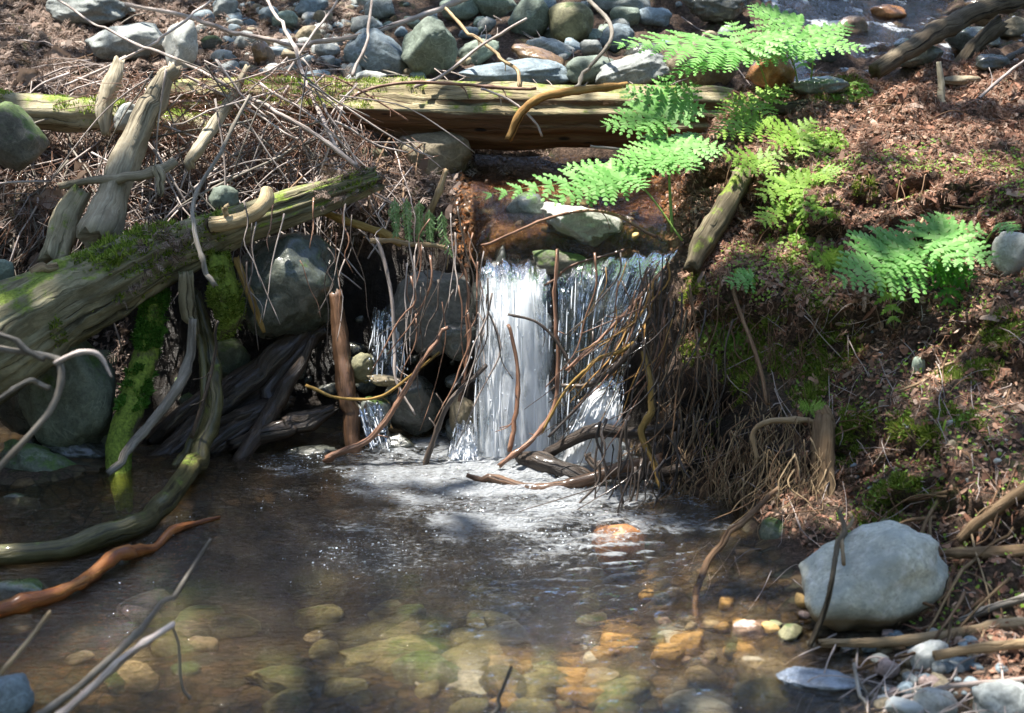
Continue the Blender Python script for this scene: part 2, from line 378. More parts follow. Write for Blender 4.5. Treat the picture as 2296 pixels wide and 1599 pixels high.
soil = m.mix(rs, soil, m.ramp(m.noise(v, 26, 6, .7), [(.3, (.05, .025, .012)), (.5, (.20, .10, .045)), (.62, (.34, .20, .10)), (.72, (.22, .21, .17))]))
m.l(m.math('SUBTRACT', .85, m.math('MULTIPLY', mud_shadef, .5)), m.b.inputs['Roughness'])
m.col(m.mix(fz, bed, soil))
m.bump(m.math('ADD', m.noise(v, 40, 6, .7), m.math('MULTIPLY', m.noise(v, 150, 3, .7), .4)), .03, 1)
mud_shade = np.clip((.35-TV[:, 0])/.2, 0, 1)*np.clip((7.05-TV[:, 1])/.12, 0, 1)*np.clip((.86-TV[:, 2])/.12, 0, 1)*np.clip((TV[:, 1]-5.9)/.1, 0, 1)  # where wet soil also carries the painted shade of the hollows
mud_shade = np.maximum(mud_shade, np.clip((TV[:, 0]-.2)/.1, 0, 1)*np.clip((1.25-TV[:, 0])/.2, 0, 1)*np.clip((.5-TV[:, 2])/.2, 0, 1)*np.clip((TV[:, 2]+.0)/.05, 0, 1)*(TV[:, 1] > 5.2))
rust = np.clip((TV[:, 0]+.25)/.08, 0, 1)*np.clip((.85-TV[:, 0])/.1, 0, 1)*np.clip((TV[:, 1]-6.42)/.06, 0, 1)*np.clip((7.6-TV[:, 1])/.2, 0, 1)*np.clip((TV[:, 2]-.78)/.06, 0, 1)
ground = mk('ground', TV, TF, m.m, attr={'mud_shade': mud_shade*(1-rust), 'rust': rust}); tag(ground, kind='structure')
BVH = BVHTree.FromPolygons([Vector(q) for q in TV.tolist()], TF.tolist())
CAMP = Vector((0, 0, CAMH))
def hit(px, py):
    h = BVH.ray_cast(CAMP, rayd(px, py).normalized())[0]
    return h if h is not None else at(px, py, 9.5)
def ground_z(x, y):
    h = BVH.ray_cast(Vector((x, y, 9)), Vector((0, 0, -1)))[0]
    return h.z if h is not None else 0

# ------------------------------------------------------------------ rocks
_ico = {}
def ico(s):
    if s not in _ico:
        import bmesh
        bm = bmesh.new(); bmesh.ops.create_icosphere(bm, subdivisions=s, radius=1)
        bm.verts.ensure_lookup_table()
        _ico[s] = (np.array([v.co[:] for v in bm.verts]), [[v.index for v in f.verts] for f in bm.faces]); bm.free()
    return _ico[s]
def rock_shape(dx, dy, dz, ang=.3, seed=0, sub=4, tilt=0, yaw=None):
    P, F = ico(sub); r = np.random.default_rng(seed); P = P.copy()
    P = P/ (np.abs(P)**(2.6)).sum(1, keepdims=True)**(1/2.6)
    P = P*(1 + .16*fbm(P*1.1 + seed*3.7, seed, 2))[:, None]
    for k in range(int(5+10*ang)):
        nrm = r.normal(size=3); nrm /= np.linalg.norm(nrm); d = r.uniform(.72, .98) - .15*ang
        ex = P @ nrm - d; P = P - nrm*np.where(ex > 0, ex*(.55+.4*ang), 0)[:, None]
    P = P*(1 + (.04+.06*ang)*fbm(P*3.2 + seed, seed+5, 5, .55))[:, None]
    lo, hi = P.min(0), P.max(0); P = (P-(lo+hi)/2)/((hi-lo)/2)
    P = P*np.array([dx, dy, dz])/2
    ya = r.uniform(-.35, .35) if yaw is None else yaw
    M = np.array((Matrix.Rotation(R(-tilt), 3, 'Y') @ Matrix.Rotation(ya, 3, 'Z')))
    return P @ M.T, F
_seed = [100]
def rock(cx, cy, wd, ht, mat, label, tilt=0, ang=.3, Y=None, name='rock', group=None, cat='rock', deep=.8, sub=None, seed=None):
    _seed[0] += 1; s = _seed[0] if seed is None else seed
    if Y is None: Y = hit(cx, min(cy+ht*.42, 1620)).y + .02
    k = mpp(cx, cy, Y); P = at(cx, cy, Y)
    sub = sub or (5 if wd > 150 else 4 if wd > 45 else 3)
    V, F = rock_shape(wd*k, deep*(wd+ht)/2*k, ht*k, ang, s, sub, tilt)
    o = mk(name, V, F, RM[mat], loc=P); tag(o, label, cat, group); return o

RM['stumpy'] = rock_mat('rock_dim_green', (.13, .145, .10), moss=.42)
ROCKS = [
 (195, 20, 200, 80, 'grey', 'large grey boulder with dark underside at top left corner of the bank', -4, .6),
 (283, 95, 182, 82, 'grey', 'smooth rounded grey boulder below the dark undersided one', 6, .25),
 (405, 105, 78, 118, 'pale', 'pale upright knobbly rock right of the smooth rounded boulder', 0, .5),
 (475, 98, 46, 38, 'mossy', 'small moss capped stone behind the twig pile', 0, .3),
 (550, 92, 56, 46, 'grey', 'small grey stone below the long arching branch', 0, .4),
 (590, 118, 52, 56, 'brown', 'small brown stone near the arching branch', 0, .3),
 (505, 20, 60, 46, 'grey', 'grey stone in litter at the top, left of centre', 0, .5),
 (605, 35, 50, 42, 'blue', 'bluish stone half buried in litter near top edge', 0, .4),
 (640, 45, 66, 44, 'green', 'greenish cobble among litter near top edge', 0, .3),
 (700, 20, 80, 44, 'blue', 'blue grey cobble at top edge left of the boulders', 0, .4),
 (690, 80, 62, 44, 'tan', 'tan wedge stone above the mossy end of the log', 15, .6),
 (735, 115, 60, 40, 'grey', 'flat grey stone just above the mossy log', 0, .5),
 (712, 172, 60, 30, 'blue', 'pale blue stone peeping over the top of the fallen log', 0, .3),
 (830, 178, 80, 40, 'pale', 'pale flat stone touching the log behind the moss', 0, .5),
 (855, 130, 175, 100, 'blue', 'long sloping blue grey boulder left of the squared boulder', -32, .55),
 (962, 105, 126, 138, 'green', 'squared grey green boulder with sharp edges standing above the log', -8, 1.0),
 (820, 60, 70, 50, 'grey', 'grey cobble behind the long sloping boulder', 0, .3),
 (850, 20, 70, 50, 'grey', 'grey cobble at top edge under the thin arching branch', 0, .3),
 (1030, 22, 90, 54, 'green', 'smooth oval boulder at top edge above the squared boulder', 8, .15),
 (1110, 12, 110, 66, 'green', 'pale green boulder at top edge left of the veined one', -20, .2),
 (1188, 40, 92, 100, 'green', 'green veined tall boulder between two rounded boulders', -15, .3),
 (1279, 50, 104, 90, 'olive', 'dark rounded egg shaped boulder in top centre', 0, .1),
 (1090, 55, 44, 36, 'grey', 'small grey cobble tucked under the pale green boulder', 0, .3),
 (1050, 75, 46, 30, 'blue', 'little blue grey cobble beside the squared boulder', 0, .3),
 (1395, 10, 150, 60, 'grey', 'broad grey boulder at top edge right of the egg shaped one', -5, .3),
 (1402, 38, 70, 46, 'green', 'rounded green grey cobble left of a blue one', 0, .1),
 (1465, 38, 84, 46, 'blue', 'rounded blue grey cobble right of a green one', -8, .15),
 (1325, 108, 52, 38, 'grey', 'small round cobble right of the flat slab', 0, .2),
 (1238, 110, 128, 46, 'grey', 'flat grey slab leaning on a brown slab', -12, .7),
 (1205, 132, 132, 50, 'brown', 'brown slab under the flat grey slab', -18, .7),
 (1150, 168, 258, 70, 'blue', 'broad blue grey boulder with dark spots directly behind the log', 2, .15),
 (1075, 118, 100, 60, 'green', 'grey green boulder right of the squared boulder', 20, .5),
 (1325, 160, 120, 72, 'green', 'rounded grey boulder behind the log next to the spotted one', 0, .3),
 (1425, 158, 190, 74, 'grey', 'long pale grey boulder sloping up to the right behind the log', 18, .5),
 (1385, 85, 76, 64, 'blue', 'shaded cobble just left of the bright fern tip', 0, .2),
 (1440, 118, 84, 44, 'dark', 'dark flat stone below the bright fern tip', 0, .3),
 (1425, 138, 60, 34, 'tan', 'tan cobble behind the long pale boulder', 0, .3),
 (1572, 148, 168, 128, 'tan', 'large tan and rust boulder behind the fern fronds', 0, .35),
 (1728, 160, 112, 92, 'orange', 'rust orange boulder under the fern fronds beside the stream', 0, .5),
 (1605, 18, 160, 66, 'dark', 'dark pitted boulder at top edge behind the ferns', 0, .5),
 (1905, 62, 92, 54, 'brown', 'wet brown rock left of the upper cascade', 0, .5),
 (1840, 192, 130, 44, 'wet', 'wet grey rock at the foot of the upper cascade', 0, .3),
 (1800, 120, 70, 46, 'dark', 'dark wet rock behind the right fern stem', 0, .4),
 (1990, 30, 86, 40, 'orange', 'rusty rock under the water of the upper cascade', 0, .4),
 (2060, 130, 110, 50, 'wet', 'wet rock beneath the grey branch in the cascade', 10, .3),
 (2180, 90, 120, 60, 'wet', 'wet rock right of the cascade behind the grey branch', 0, .4),
 (2270, 62, 74, 50, 'tan', 'angular tan rock at upper right edge', 0, .7),
 (2228, 145, 86, 48, 'dark', 'dark rounded rock below the grey branch at right', 0, .2),
 (2150, 182, 110, 26, 'tan', 'yellowish wet flat stone on the bank crest at right', 0, .2),
 (2270, 570, 90, 105, 'pale', 'pale boulder at the right edge beside the small fern', 0, .3),
 (2060, 820, 32, 46, 'green', 'oval grey green pebble lying on the bank litter', 0, .1),
]
for a in ROCKS: rock(a[0], a[1], a[2], a[3], a[4], a[5], a[6], a[7])
ROCKY = [
 (290, 262, 80, 62, 'pale', 'pale angular stone wedged behind the broad leaning post', 20, .6, 7.12),
 (500, 445, 70, 60, 'green', 'dull green stone in the pile above the cut stick', 0, .3, 6.86),
 (6, 610, 50, 60, 'green', 'small green grey stone at the left edge above the slanting log', 0, .2, 6.3),   # with a distance of their own
 (967, 352, 186, 122, 'tan', 'rounded tan boulder sheltered beneath the fallen log', 0, .15, 7.55),
 (828, 372, 110, 100, 'olive', 'dark squarish boulder under the log left of the rounded tan one', 0, .4, 7.5),
 (1308, 508, 205, 100, 'pale', 'pale flat topped rock on the lip right of the waterfall', -7, .95, 6.62),
 (1188, 480, 92, 100, 'wet', 'wet green grey rock at the lip with water round it', 45, .3, 6.78),
 (1128, 470, 50, 26, 'tan', 'small stone in the shallow stream above the fall', 0, .3, 6.95),
 (1255, 590, 130, 60, 'mossy', 'green mossy rock in the lip between two falls', -10, .3, 6.5),
 (648, 640, 240, 232, 'wet2', 'big round wet boulder under the end of the slanting log', 12, .2, 6.62),
 (985, 690, 215, 205, 'dim', 'angular grey and purple boulder left of the waterfall', -35, .55, 6.6),
 (1040, 760, 120, 100, 'dark', 'dark purple wet rock touching the left side of the fall', 0, .4, 6.5),
 (812, 826, 62, 74, 'olive', 'small yellow green wet rock in the left seep', 0, .15, 6.42),
 (862, 853, 82, 30, 'tan', 'flat tan stone perched by the left seep', -4, .5, 6.36),
 (842, 925, 90, 84, 'wet', 'pale wet rock behind the brown post', -35, .5, 6.35),
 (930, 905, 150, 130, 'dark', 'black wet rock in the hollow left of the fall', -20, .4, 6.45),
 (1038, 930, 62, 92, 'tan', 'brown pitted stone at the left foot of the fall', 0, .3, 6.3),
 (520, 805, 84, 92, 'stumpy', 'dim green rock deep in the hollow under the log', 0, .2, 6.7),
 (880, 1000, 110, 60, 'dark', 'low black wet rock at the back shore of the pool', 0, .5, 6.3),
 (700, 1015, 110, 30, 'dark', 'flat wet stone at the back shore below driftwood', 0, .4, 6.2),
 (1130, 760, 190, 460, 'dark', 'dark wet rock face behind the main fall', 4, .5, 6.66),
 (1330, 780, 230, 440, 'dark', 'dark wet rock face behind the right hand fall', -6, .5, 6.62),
 (30, 310, 150, 140, 'mossy', 'moss spotted boulder at the left edge below the mossy log', -30, .4, 7.0),
 (90, 1055, 215, 105, 'stumpy', 'green grey boulder sloping into the pool at left', -24, .35, 5.95),
 (35, 1132, 110, 60, 'wet', 'small wet boulder at the left shore of the pool', 0, .2, 5.6),
 (165, 1020, 160, 80, 'dark', 'brown flat rock under the old stump wood at left', -8, .6, 6.15),
 (40, 1325, 150, 56, 'wet', 'dim rock just under water near the orange branch', 0, .3, 4.66),
 (15, 1570, 120, 130, 'blue', 'blue grey boulder at the bottom left corner', -20, .2, 3.78),
 (2085, 1355, 75, 80, 'pink', 'small pinkish rock tucked right of the white boulder', 30, .5, 4.45),
 (2085, 1475, 96, 90, 'pale', 'cracked pale cobble under the end of the tan stick', 0, .25, 4.02),
 (2160, 1500, 90, 56, 'blue', 'blue grey pebble beside the cracked pale cobble', 0, .2, 3.98),
 (2262, 1580, 165, 110, 'grey', 'pale boulder in the bottom right corner', -10, .3, 3.72),
 (2105, 1580, 120, 70, 'pale', 'rounded pale stone left of the corner boulder', -20, .2, 3.75),
 (2030, 1592, 90, 44, 'white', 'whitish stone cut by the bottom edge at right', -12, .3, 3.72),
 (1990, 1500, 60, 50, 'pink', 'pinkish pebble at the wet shore', 0, .2, 3.98),
 (2245, 1438, 110, 40, 'blue', 'flat bluish stone behind the thick bare branch at right', 0, .4, 4.1),
 (1745, 1210, 90, 110, 'stumpy', 'green grey rock behind the hanging roots', 40, .5, 5.1),
 (1838, 1530, 196, 46, 'slab', 'flat blue grey slab lying at the surface of dark water', -1, .5, 3.93),
]
RM['wet2'] = rock_mat('rock_wet_green', (.085, .095, .075), wet=True, moss=.15)
RM['white2'] = rock_mat('rock_white_waterline', (.62, .63, .54), .2, stain=(.30, .33, .31), waterline=.085)
RM['dim'] = rock_mat('rock_dim_grey', (.11, .105, .09), speck=False)
RM['slab'] = rock_mat('rock_slab', (.30, .34, .40), wet=True, speck=False)
rock(1953, 1300, 335, 215, 'white2', 'large white boulder with a brown waterline on the right shore', 24, .0, Y=4.38, seed=4, deep=.9)
for a in ROCKY: rock(a[0], a[1], a[2], a[3], a[4], a[5], a[6], a[7], a[8])
# cobbles that fill the bank behind the log
def scatter_rocks(num, box, size, mats, label, group, name, seed, sink=.2, squash=(.55, .85), avoid=None):
    r = random.Random(seed)
    for k in range(num):
        px, py = r.uniform(box[0], box[2]), r.uniform(box[1], box[3])
        if avoid and avoid(px, py): continue
        h = hit(px, py); s = r.uniform(*size)**1.0*r.uniform(.6, 1)
        V, F = rock_shape(s, s*r.uniform(.7, 1), s*r.uniform(*squash), r.uniform(.1, .6), seed*91+k, 3, r.uniform(-25, 25), r.uniform(0, 3))
        o = mk(name, V, F, RM[r.choice(mats)], loc=h + Vector((0, .02, s*(.3-sink)))); tag(o, label, name, group)
scatter_rocks(70, (760, 5, 1640, 185), (.07, .16), ['grey', 'blue', 'green', 'green', 'tan'], 'rounded cobble filling a gap between the boulders behind the log', 'cobbles behind the log', 'cobble', 3)
scatter_rocks(150, (450, 0, 840, 170), (.05, .17), ['grey', 'blue', 'tan', 'pale'], 'small stone lying in the litter behind the twig pile', 'small stones in the litter', 'stone', 4)
scatter_rocks(34, (1040, 430, 1440, 540), (.035, .10), ['orange', 'brown', 'tan', 'gold'], 'rust brown pebble in the shallow stream above the lip', 'pebbles above the lip', 'pebble', 15, .1)
scatter_rocks(16, (1700, 5, 2290, 160), (.08, .2), ['wet', 'dark', 'wet', 'brown'], 'wet stone in the bed of the upper cascade', 'wet stones in the upper cascade', 'stone', 5)
scatter_rocks(70, (1880, 1430, 2290, 1598), (.025, .075), ['grey', 'blue', 'pale', 'tan', 'pink'], 'small pebble on the gravelly shore at lower right', 'pebbles on the right shore', 'pebble', 6)
scatter_rocks(60, (1700, 700, 2290, 1150), (.018, .045), ['grey', 'blue', 'pale', 'tan'], 'tiny pebble stuck in the right bank', 'pebbles in the right bank', 'pebble', 8)
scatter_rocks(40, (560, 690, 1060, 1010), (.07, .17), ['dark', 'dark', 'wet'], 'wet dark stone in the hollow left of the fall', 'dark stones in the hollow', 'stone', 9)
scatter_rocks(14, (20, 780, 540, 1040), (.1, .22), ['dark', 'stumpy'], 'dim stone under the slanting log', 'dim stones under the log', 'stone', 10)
scatter_rocks(42, (0, 1370, 1400, 1640), (.09, .32), ['olive', 'olive', 'tan', 'stumpy', 'olive'], 'blurred stone seen through the water of the pool', 'stones on the pool bed', 'stone', 12, .28, (.3, .5))
scatter_rocks(26, (1080, 1430, 1800, 1620), (.06, .24), ['gold', 'gold', 'tan', 'olive', 'pale'], 'golden stone in the sunlit shallows of the pool', 'golden stones in the shallows', 'stone', 13, .22, (.35, .6))
scatter_rocks(30, (1440, 1350, 1830, 1500), (.04, .12), ['gold', 'tan', 'pink', 'olive'], 'small ochre stone at the waterline by the white boulder', 'ochre stones at the waterline', 'stone', 14, .1, (.4, .7))
for q in ((1240, 1520, 170, 50, 'gold', 'broad golden slab glowing under water at the bottom centre'), (1020, 1528, 190, 36, 'pale', 'pale green white slab under water at the bottom centre'), (870, 1470, 220, 60, 'olive', 'broad olive slab under water left of the bottom centre'), (1330, 1570, 120, 50, 'gold', 'golden flat stone under water right of the broad golden slab'), (1500, 1475, 84, 56, 'gold', 'bright ochre stone breaking the surface in the shallows'), (455, 1450, 80, 44, 'tan', 'tan leaf shaped stone on the pool bed at left'), (1690, 1410, 110, 40, 'pink', 'flat pinkish ochre stone at the waterline left of the white boulder'), (980, 1415, 90, 40, 'olive', 'olive stone in mid pool under the ripples'), (640, 1530, 200, 70, 'olive', 'large brown olive slab on the pool bed at lower left')):
    h_ = hit(q[0], q[1]); rock(*q, 0, .5, Y=h_.y-.02)
rock(1385, 1235, 120, 120, 'orange', 'orange brown rock glowing under water below the dark branches', 0, .4, 5.2)

# ------------------------------------------------------------------ wood: swept tubes
def cat(pts, n):
    P = np.array(pts, float); m = len(P)
    if m == 2: t = np.linspace(0, 1, n)[:, None]; return P[0]*(1-t)+P[1]*t
    Q = np.vstack([2*P[0]-P[1], P, 2*P[-1]-P[-2]]); o = []
    for s in np.linspace(0, m-1-1e-6, n):
        i = int(s); t = s-i; a, b, c, d = Q[i], Q[i+1], Q[i+2], Q[i+3]
        o.append(.5*(2*b + (c-a)*t + (2*a-5*b+4*c-d)*t*t + (3*b-a-3*c+d)*t**3))
    return np.array(o)
def tube(path, rad, ns=8, seed=0, rough=.06, ridge=0., broken=.3, wob=0.):
    """rings swept along a smooth path; returns verts, faces, loop uvs"""
    n = len(path); path = np.array(path); r = np.random.default_rng(seed)
    L = np.r_[0, np.cumsum(np.linalg.norm(np.diff(path, axis=0), axis=1))]
    if wob:                                                          # angular kinks at uneven nodes, as branches have
        nk = max(2, int(L[-1]/.13)); tk = np.sort(np.r_[0, r.uniform(0, L[-1], nk), L[-1]])
        path = path + np.stack([np.interp(L, tk, np.r_[0, r.normal(size=nk), 0])*wob*(1 if k != 1 else .7) for k in range(3)], 1)
    T = np.gradient(path, axis=0); T /= np.linalg.norm(T, axis=1, keepdims=True)+1e-9
    u = np.cross(T[0], (.3, .2, 1)); u /= np.linalg.norm(u)
    rad = np.interp(np.linspace(0, 1, n), np.linspace(0, 1, len(rad)), rad)
    for q in range(int(L[-1]/.16)+1 if max(rad) > .006 else 0):
        kc = r.uniform(0, L[-1]); rad = rad*(1 + r.uniform(.05, .30)*min(1, .012/np.mean(rad))*np.exp(-((L-kc)/(np.mean(rad)*r.uniform(.8, 2)))**2))
    V = []; ang = np.arange(ns)*2*math.pi/ns
    for i in range(n):
        u = u - T[i]*(u@T[i]); u /= np.linalg.norm(u)+1e-9; wv = np.cross(T[i], u)
        V.append(path[i] + rad[i]*(np.cos(ang)[:, None]*u + np.sin(ang)[:, None]*wv))
    V = np.array(V)
    C = path[:, None]; A2 = np.tile(np.stack([np.cos(ang)*1.6, np.sin(ang)*1.6], 1), (n, 1)); Lr = np.repeat(L, ns)
    rs = np.c_[A2, Lr/np.mean(rad)*.22]
    s = 1 + rough*fbm(rs*np.array([1, 1, 3]) + seed, seed, 3)
    if ridge:
        s = s + ridge*fbm(np.c_[A2*2.6, Lr/np.mean(rad)*.12] + seed*2, seed+3, 3)
        gr = fbm(np.c_[A2*5.5, Lr/np.mean(rad)*.10] + seed, seed+8, 3)
        s = s - ridge*.9*np.clip(gr-.25, 0, 1)
    V = C + (V-C)*s.reshape(n, ns, 1)
    if broken:
        for e, sg in ((0, -1), (n-1, 1)):
            V[e] += sg*T[e]*(rad[e]*broken*r.uniform(-.5, 1.6, ns))[:, None]
    V = V.reshape(-1, 3); F = []; UV = []
    cir = 2*math.pi*np.mean(rad)
    for i in range(n-1):
        for j in range(ns):
            k = (j+1) % ns; F.append([i*ns+j, i*ns+k, (i+1)*ns+k, (i+1)*ns+j])
            a, b = j/ns*cir, (j+1)/ns*cir; o = seed % 13
            UV += [(L[i]+o, a), (L[i]+o, b), (L[i+1]+o, b), (L[i+1]+o, a)]
    nb = len(V); V = np.vstack([V, path[:1]+T[:1]*rad[0]*.1, path[-1:]-T[-1:]*rad[-1]*.1])
    for j in range(ns):
        k = (j+1) % ns
        F.append([nb, k, j]); F.append([nb+1, (n-1)*ns+j, (n-1)*ns+k])
        for q in range(2): UV += [(0, 0), (rad[0]*.4, rad[0]*math.cos(ang[j])), (rad[0]*.4, rad[0]*math.sin(ang[j]))]
    return V, F, UV
def path3(pts, Y0=None, Y1=None, lift=.04):
    """picture points to points in the place: each stands at its own distance, or on the ground"""
    o = []; m = len(pts)
    for i, p in enumerate(pts):
        if len(p) > 2: o.append(at(*p[:3]))
        elif Y0 is not None: o.append(at(p[0], p[1], Y0 + ((Y1 if Y1 is not None else Y0)-Y0)*i/max(1, m-1)))
        else:
            h = hit(p[0], p[1]); d = (CAMP-h).normalized(); o.append(h + d*lift)
    return o
def stick(name, label, mat, pts, r, Y0=None, Y1=None, lift=.03, group=None, cat_=None, ns=None, ridge=.05, rough=.14, broken=.5, sub=None, seed=None, wob=.009, parent=None, nr=None):
    _seed[0] += 1; s = _seed[0] if seed is None else seed
    P = path3(pts, Y0, Y1, lift); k = np.mean([mpp(*pix(p), p.y) for p in P])
    rad = [q*k for q in (r if hasattr(r, '__len__') else (r, r))]
    n = nr or max(6, int(5*len(P)) + int(sum((P[i+1]-P[i]).length for i in range(len(P)-1))/(.035 if max(rad) > .012 else .07)))
    ns = ns or (28 if max(rad) > .07 else 16 if max(rad) > .03 else 9 if max(rad) > .012 else 6)
    org = np.array(P[len(P)//2]) if parent is None else np.array(parent.location)
    V, F, UV = tube(cat(P, n), rad, ns, s, rough, ridge, broken, wob)
    o = mk(name, V-org, F, WM[mat], parent, uv=UV, loc=org if parent is None else None)
    if parent is None: tag(o, label, cat_ or name.replace('_', ' '), group)
    return o

def flat_bits(P, N, ln, wd, r, tilt=.35, bend=.25):
    m = len(P); N = N + r.normal(size=(m, 3))*tilt; N /= np.linalg.norm(N, axis=1, keepdims=True)
    x = np.cross(N, r.normal(size=(m, 3))); x /= np.linalg.norm(x, axis=1, keepdims=True)+1e-9; y = np.cross(N, x)
    l = ln*r.uniform(.4, 1.5, m)[:, None]; w_ = wd*r.uniform(.5, 1.5, m)[:, None]; c = P + N*(.006+.012*r.random(m)[:, None])
    b = N*l*bend*r.normal(size=(m, 1))
    V = np.stack([c-x*l-y*w_*.5, c-x*l+y*w_*.6, c-y*w_+b, c+y*w_+b, c+x*l-y*w_*.3, c+x*l+y*w_*.7], 1).reshape(-1, 3)
    k = np.arange(m)[:, None]*6
    F = np.concatenate([k+np.array([[0, 2, 3, 1]]), k+np.array([[2, 4, 5, 3]])])
    return V, F
def sprays(P, N, size, r):
    m = len(P); N = N + r.normal(size=(m, 3))*.4; N /= np.linalg.norm(N, axis=1, keepdims=True)
    x = np.cross(N, r.normal(size=(m, 3))); x /= np.linalg.norm(x, axis=1, keepdims=True); y = np.cross(N, x); s = size*r.uniform(.5, 1.4, m)[:, None]
    Vs = []; P = P + N*.012
    def st(a, b, w_): 
        d = b-a; sd = np.cross(N, d); sd = sd/(np.linalg.norm(sd, axis=1, keepdims=True)+1e-9)*w_*s
        Vs.append(np.stack([a-sd, a+sd, b+sd*.5, b-sd*.5], 1))
    q = lambda t: P + x*s*t + N*s*.18*np.sin(t*3)
    st(q(0), q(.5), .022); st(q(.5), q(1), .016)
    for t in (.12, .28, .44, .6, .76):
        for sg in (-1, 1):
            a = q(t); st(a, a + (x*.75 + y*sg*.6 + N*.1*r.normal(size=(m, 1)))*s*(.45*(1-t)+.12), .028)
    V = np.stack(Vs, 1).reshape(-1, 3); return V, np.arange(len(V)).reshape(-1, 4)
# moss tufts grown on a mesh, as a part of it
def tufts(pos, nrm, h, wdt, lean=.8, r=rng):
    m = len(pos); d = nrm + r.normal(size=(m, 3))*lean*.6; d /= np.linalg.norm(d, axis=1, keepdims=True)
    s = np.cross(d, r.normal(size=(m, 3))); s /= np.linalg.norm(s, axis=1, keepdims=True)+1e-9
    hh = h*r.uniform(.5, 1.4, m)[:, None]; ww = wdt*r.uniform(.6, 1.3, m)[:, None]
    V = np.stack([pos - s*ww*.5, pos + s*ww*.5, pos + d*hh + s*ww*.15, pos+d*hh*.9-s*ww*.3], 1).reshape(-1, 3)
    return V, np.arange(m*4).reshape(-1, 4)
def sample_mesh(o, num, r=rng):
    me = o.data; me.calc_loop_triangles()
    T = np.array([t.vertices[:] for t in me.loop_triangles]); V = np.array([v.co[:] for v in me.vertices])
    a, b, c = V[T[:, 0]], V[T[:, 1]], V[T[:, 2]]; cr = np.cross(b-a, c-a); ar = np.linalg.norm(cr, axis=1)
    i = r.choice(len(T), num, p=ar/ar.sum()); u, v = r.random(num), r.random(num); fl = u+v > 1; u[fl] = 1-u[fl]; v[fl] = 1-v[fl]
    return a[i]+(b-a)[i]*u[:, None]+(c-a)[i]*v[:, None], cr[i]/(ar[i][:, None]+1e-12)
def grow_moss(o, num, mask, mat='moss', h=.014, w=.006, name='moss'):
    p, nn = sample_mesh(o, num); wp = p + np.array(o.location); k = mask(wp, nn)
    p, nn = p[k], nn[k]
    if len(p) < 5: return
    V, F = tufts(p, nn + np.array([0, 0, .3]), h*np.clip(.9+1.1*fbm(p*28, 3, 3), .25, 2.4)[:, None], w)
    q = mk(name, V, F, LM[mat], o, smooth=False); tag(q, kind='stuff'); return q
def near(wp, pts):                                                   # pts: (point, radius)
    k = np.zeros(len(wp), bool)
    for P, rr in pts: k |= np.linalg.norm(wp-np.array(P), axis=1) < rr
    return k

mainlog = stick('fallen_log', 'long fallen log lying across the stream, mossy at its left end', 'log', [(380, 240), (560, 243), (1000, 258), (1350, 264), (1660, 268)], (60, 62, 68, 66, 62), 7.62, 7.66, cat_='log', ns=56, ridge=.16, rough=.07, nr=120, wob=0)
grow_moss(mainlog, 60000, lambda p, n: (n[:, 2] > .25) & (p[:, 0] < at(950, 200, 7.6)[0]) & (fbm(p*5, 4, 4) > -.15), h=.012, w=.006)
leftlog = stick('mossy_log', 'mossy rotten log at the left edge behind the twig pile', 'weathermoss', [(-60, 235), (120, 255), (300, 270), (470, 290)], (32, 34, 34, 28), 7.35, 7.4, cat_='log', ridge=.12)
grow_moss(leftlog, 12000, lambda p, n: (n[:, 2] > .1) & (fbm(p*6, 5, 4) > .0), h=.014)
big = stick('slanting_log', 'thick weathered log slanting up from the left edge, bright moss on its middle', 'biglog',
   [(-150, 850, 5.75), (20, 745, 5.95), (180, 655, 6.2), (330, 580, 6.38), (480, 525, 6.5), (640, 470, 6.6), (760, 430, 6.65), (838, 403, 6.68)], (104, 100, 86, 68, 47, 38, 33, 27), cat_='log', ns=56, ridge=.24, rough=.12, nr=130, wob=0)
p_, n_ = sample_mesh(big, 5200); wp_ = p_+np.array(big.location); k_ = (n_[:, 2] > .35) & (fbm(wp_*4, 44, 3) > -.05) & (wp_[:, 0] > -1.75)
V1, F1 = flat_bits(p_[k_], n_[k_], .028, .0016, np.random.default_rng(3), .6); V2, F2 = sprays(p_[k_][:260], n_[k_][:260], .06, np.random.default_rng(4))
tag(mk('fallen_needles', np.concatenate([V1, V2]), np.concatenate([F1, F2+len(V1)]), LM['litter2'], big, smooth=False), kind='stuff')
grow_moss(big, 60000, lambda p, n: (n[:, 2] > -.1) & near(p, [(at(240, 560, 6.2), .16), (at(330, 540, 6.33), .2), (at(420, 540, 6.4), .2), (at(150, 720, 6.0), .12), (at(290, 630, 6.2), .12), (at(800, 395, 6.6), .10)]) & (fbm(p*9, 6, 4) > -.12), h=.022, w=.007)

S = stick
S('driftwood', 'broad weathered post leaning up right through the twig pile', 'weathered', [(392, 150, 7.1), (345, 225, 7.02), (300, 330, 6.9), (250, 440, 6.7), (222, 530, 6.5)], (14, 25, 27, 32, 44), ridge=.22, rough=.1, ns=20)
S('driftwood', 'short upright weathered stub left of the broad leaning post', 'weathered', [(268, 138, 7.25), (245, 190, 7.2), (230, 250, 7.15), (238, 300, 7.12)], (12, 19, 18, 10), ridge=.2, ns=18)
S('driftwood', 'slim split weathered stake leaning right over the log', 'weathered', [(555, 150, 7.2), (510, 240, 7.1), (460, 320, 6.98), (428, 375, 6.92)], (7, 13, 15, 11), ridge=.2, ns=16)
dw = S('driftwood', 'forked pale driftwood lying level across the broad leaning post', 'weathered', [(135, 418, 6.75), (230, 405, 6.7), (300, 398, 6.66), (350, 380, 6.66), (392, 362, 6.72)], (7, 10, 11, 13, 9), ridge=.12)
S('knob', None, 'weathered', [(352, 378, 6.64), (366, 405, 6.63), (358, 430, 6.62)], (13, 11, 8), ridge=.15, parent=dw)
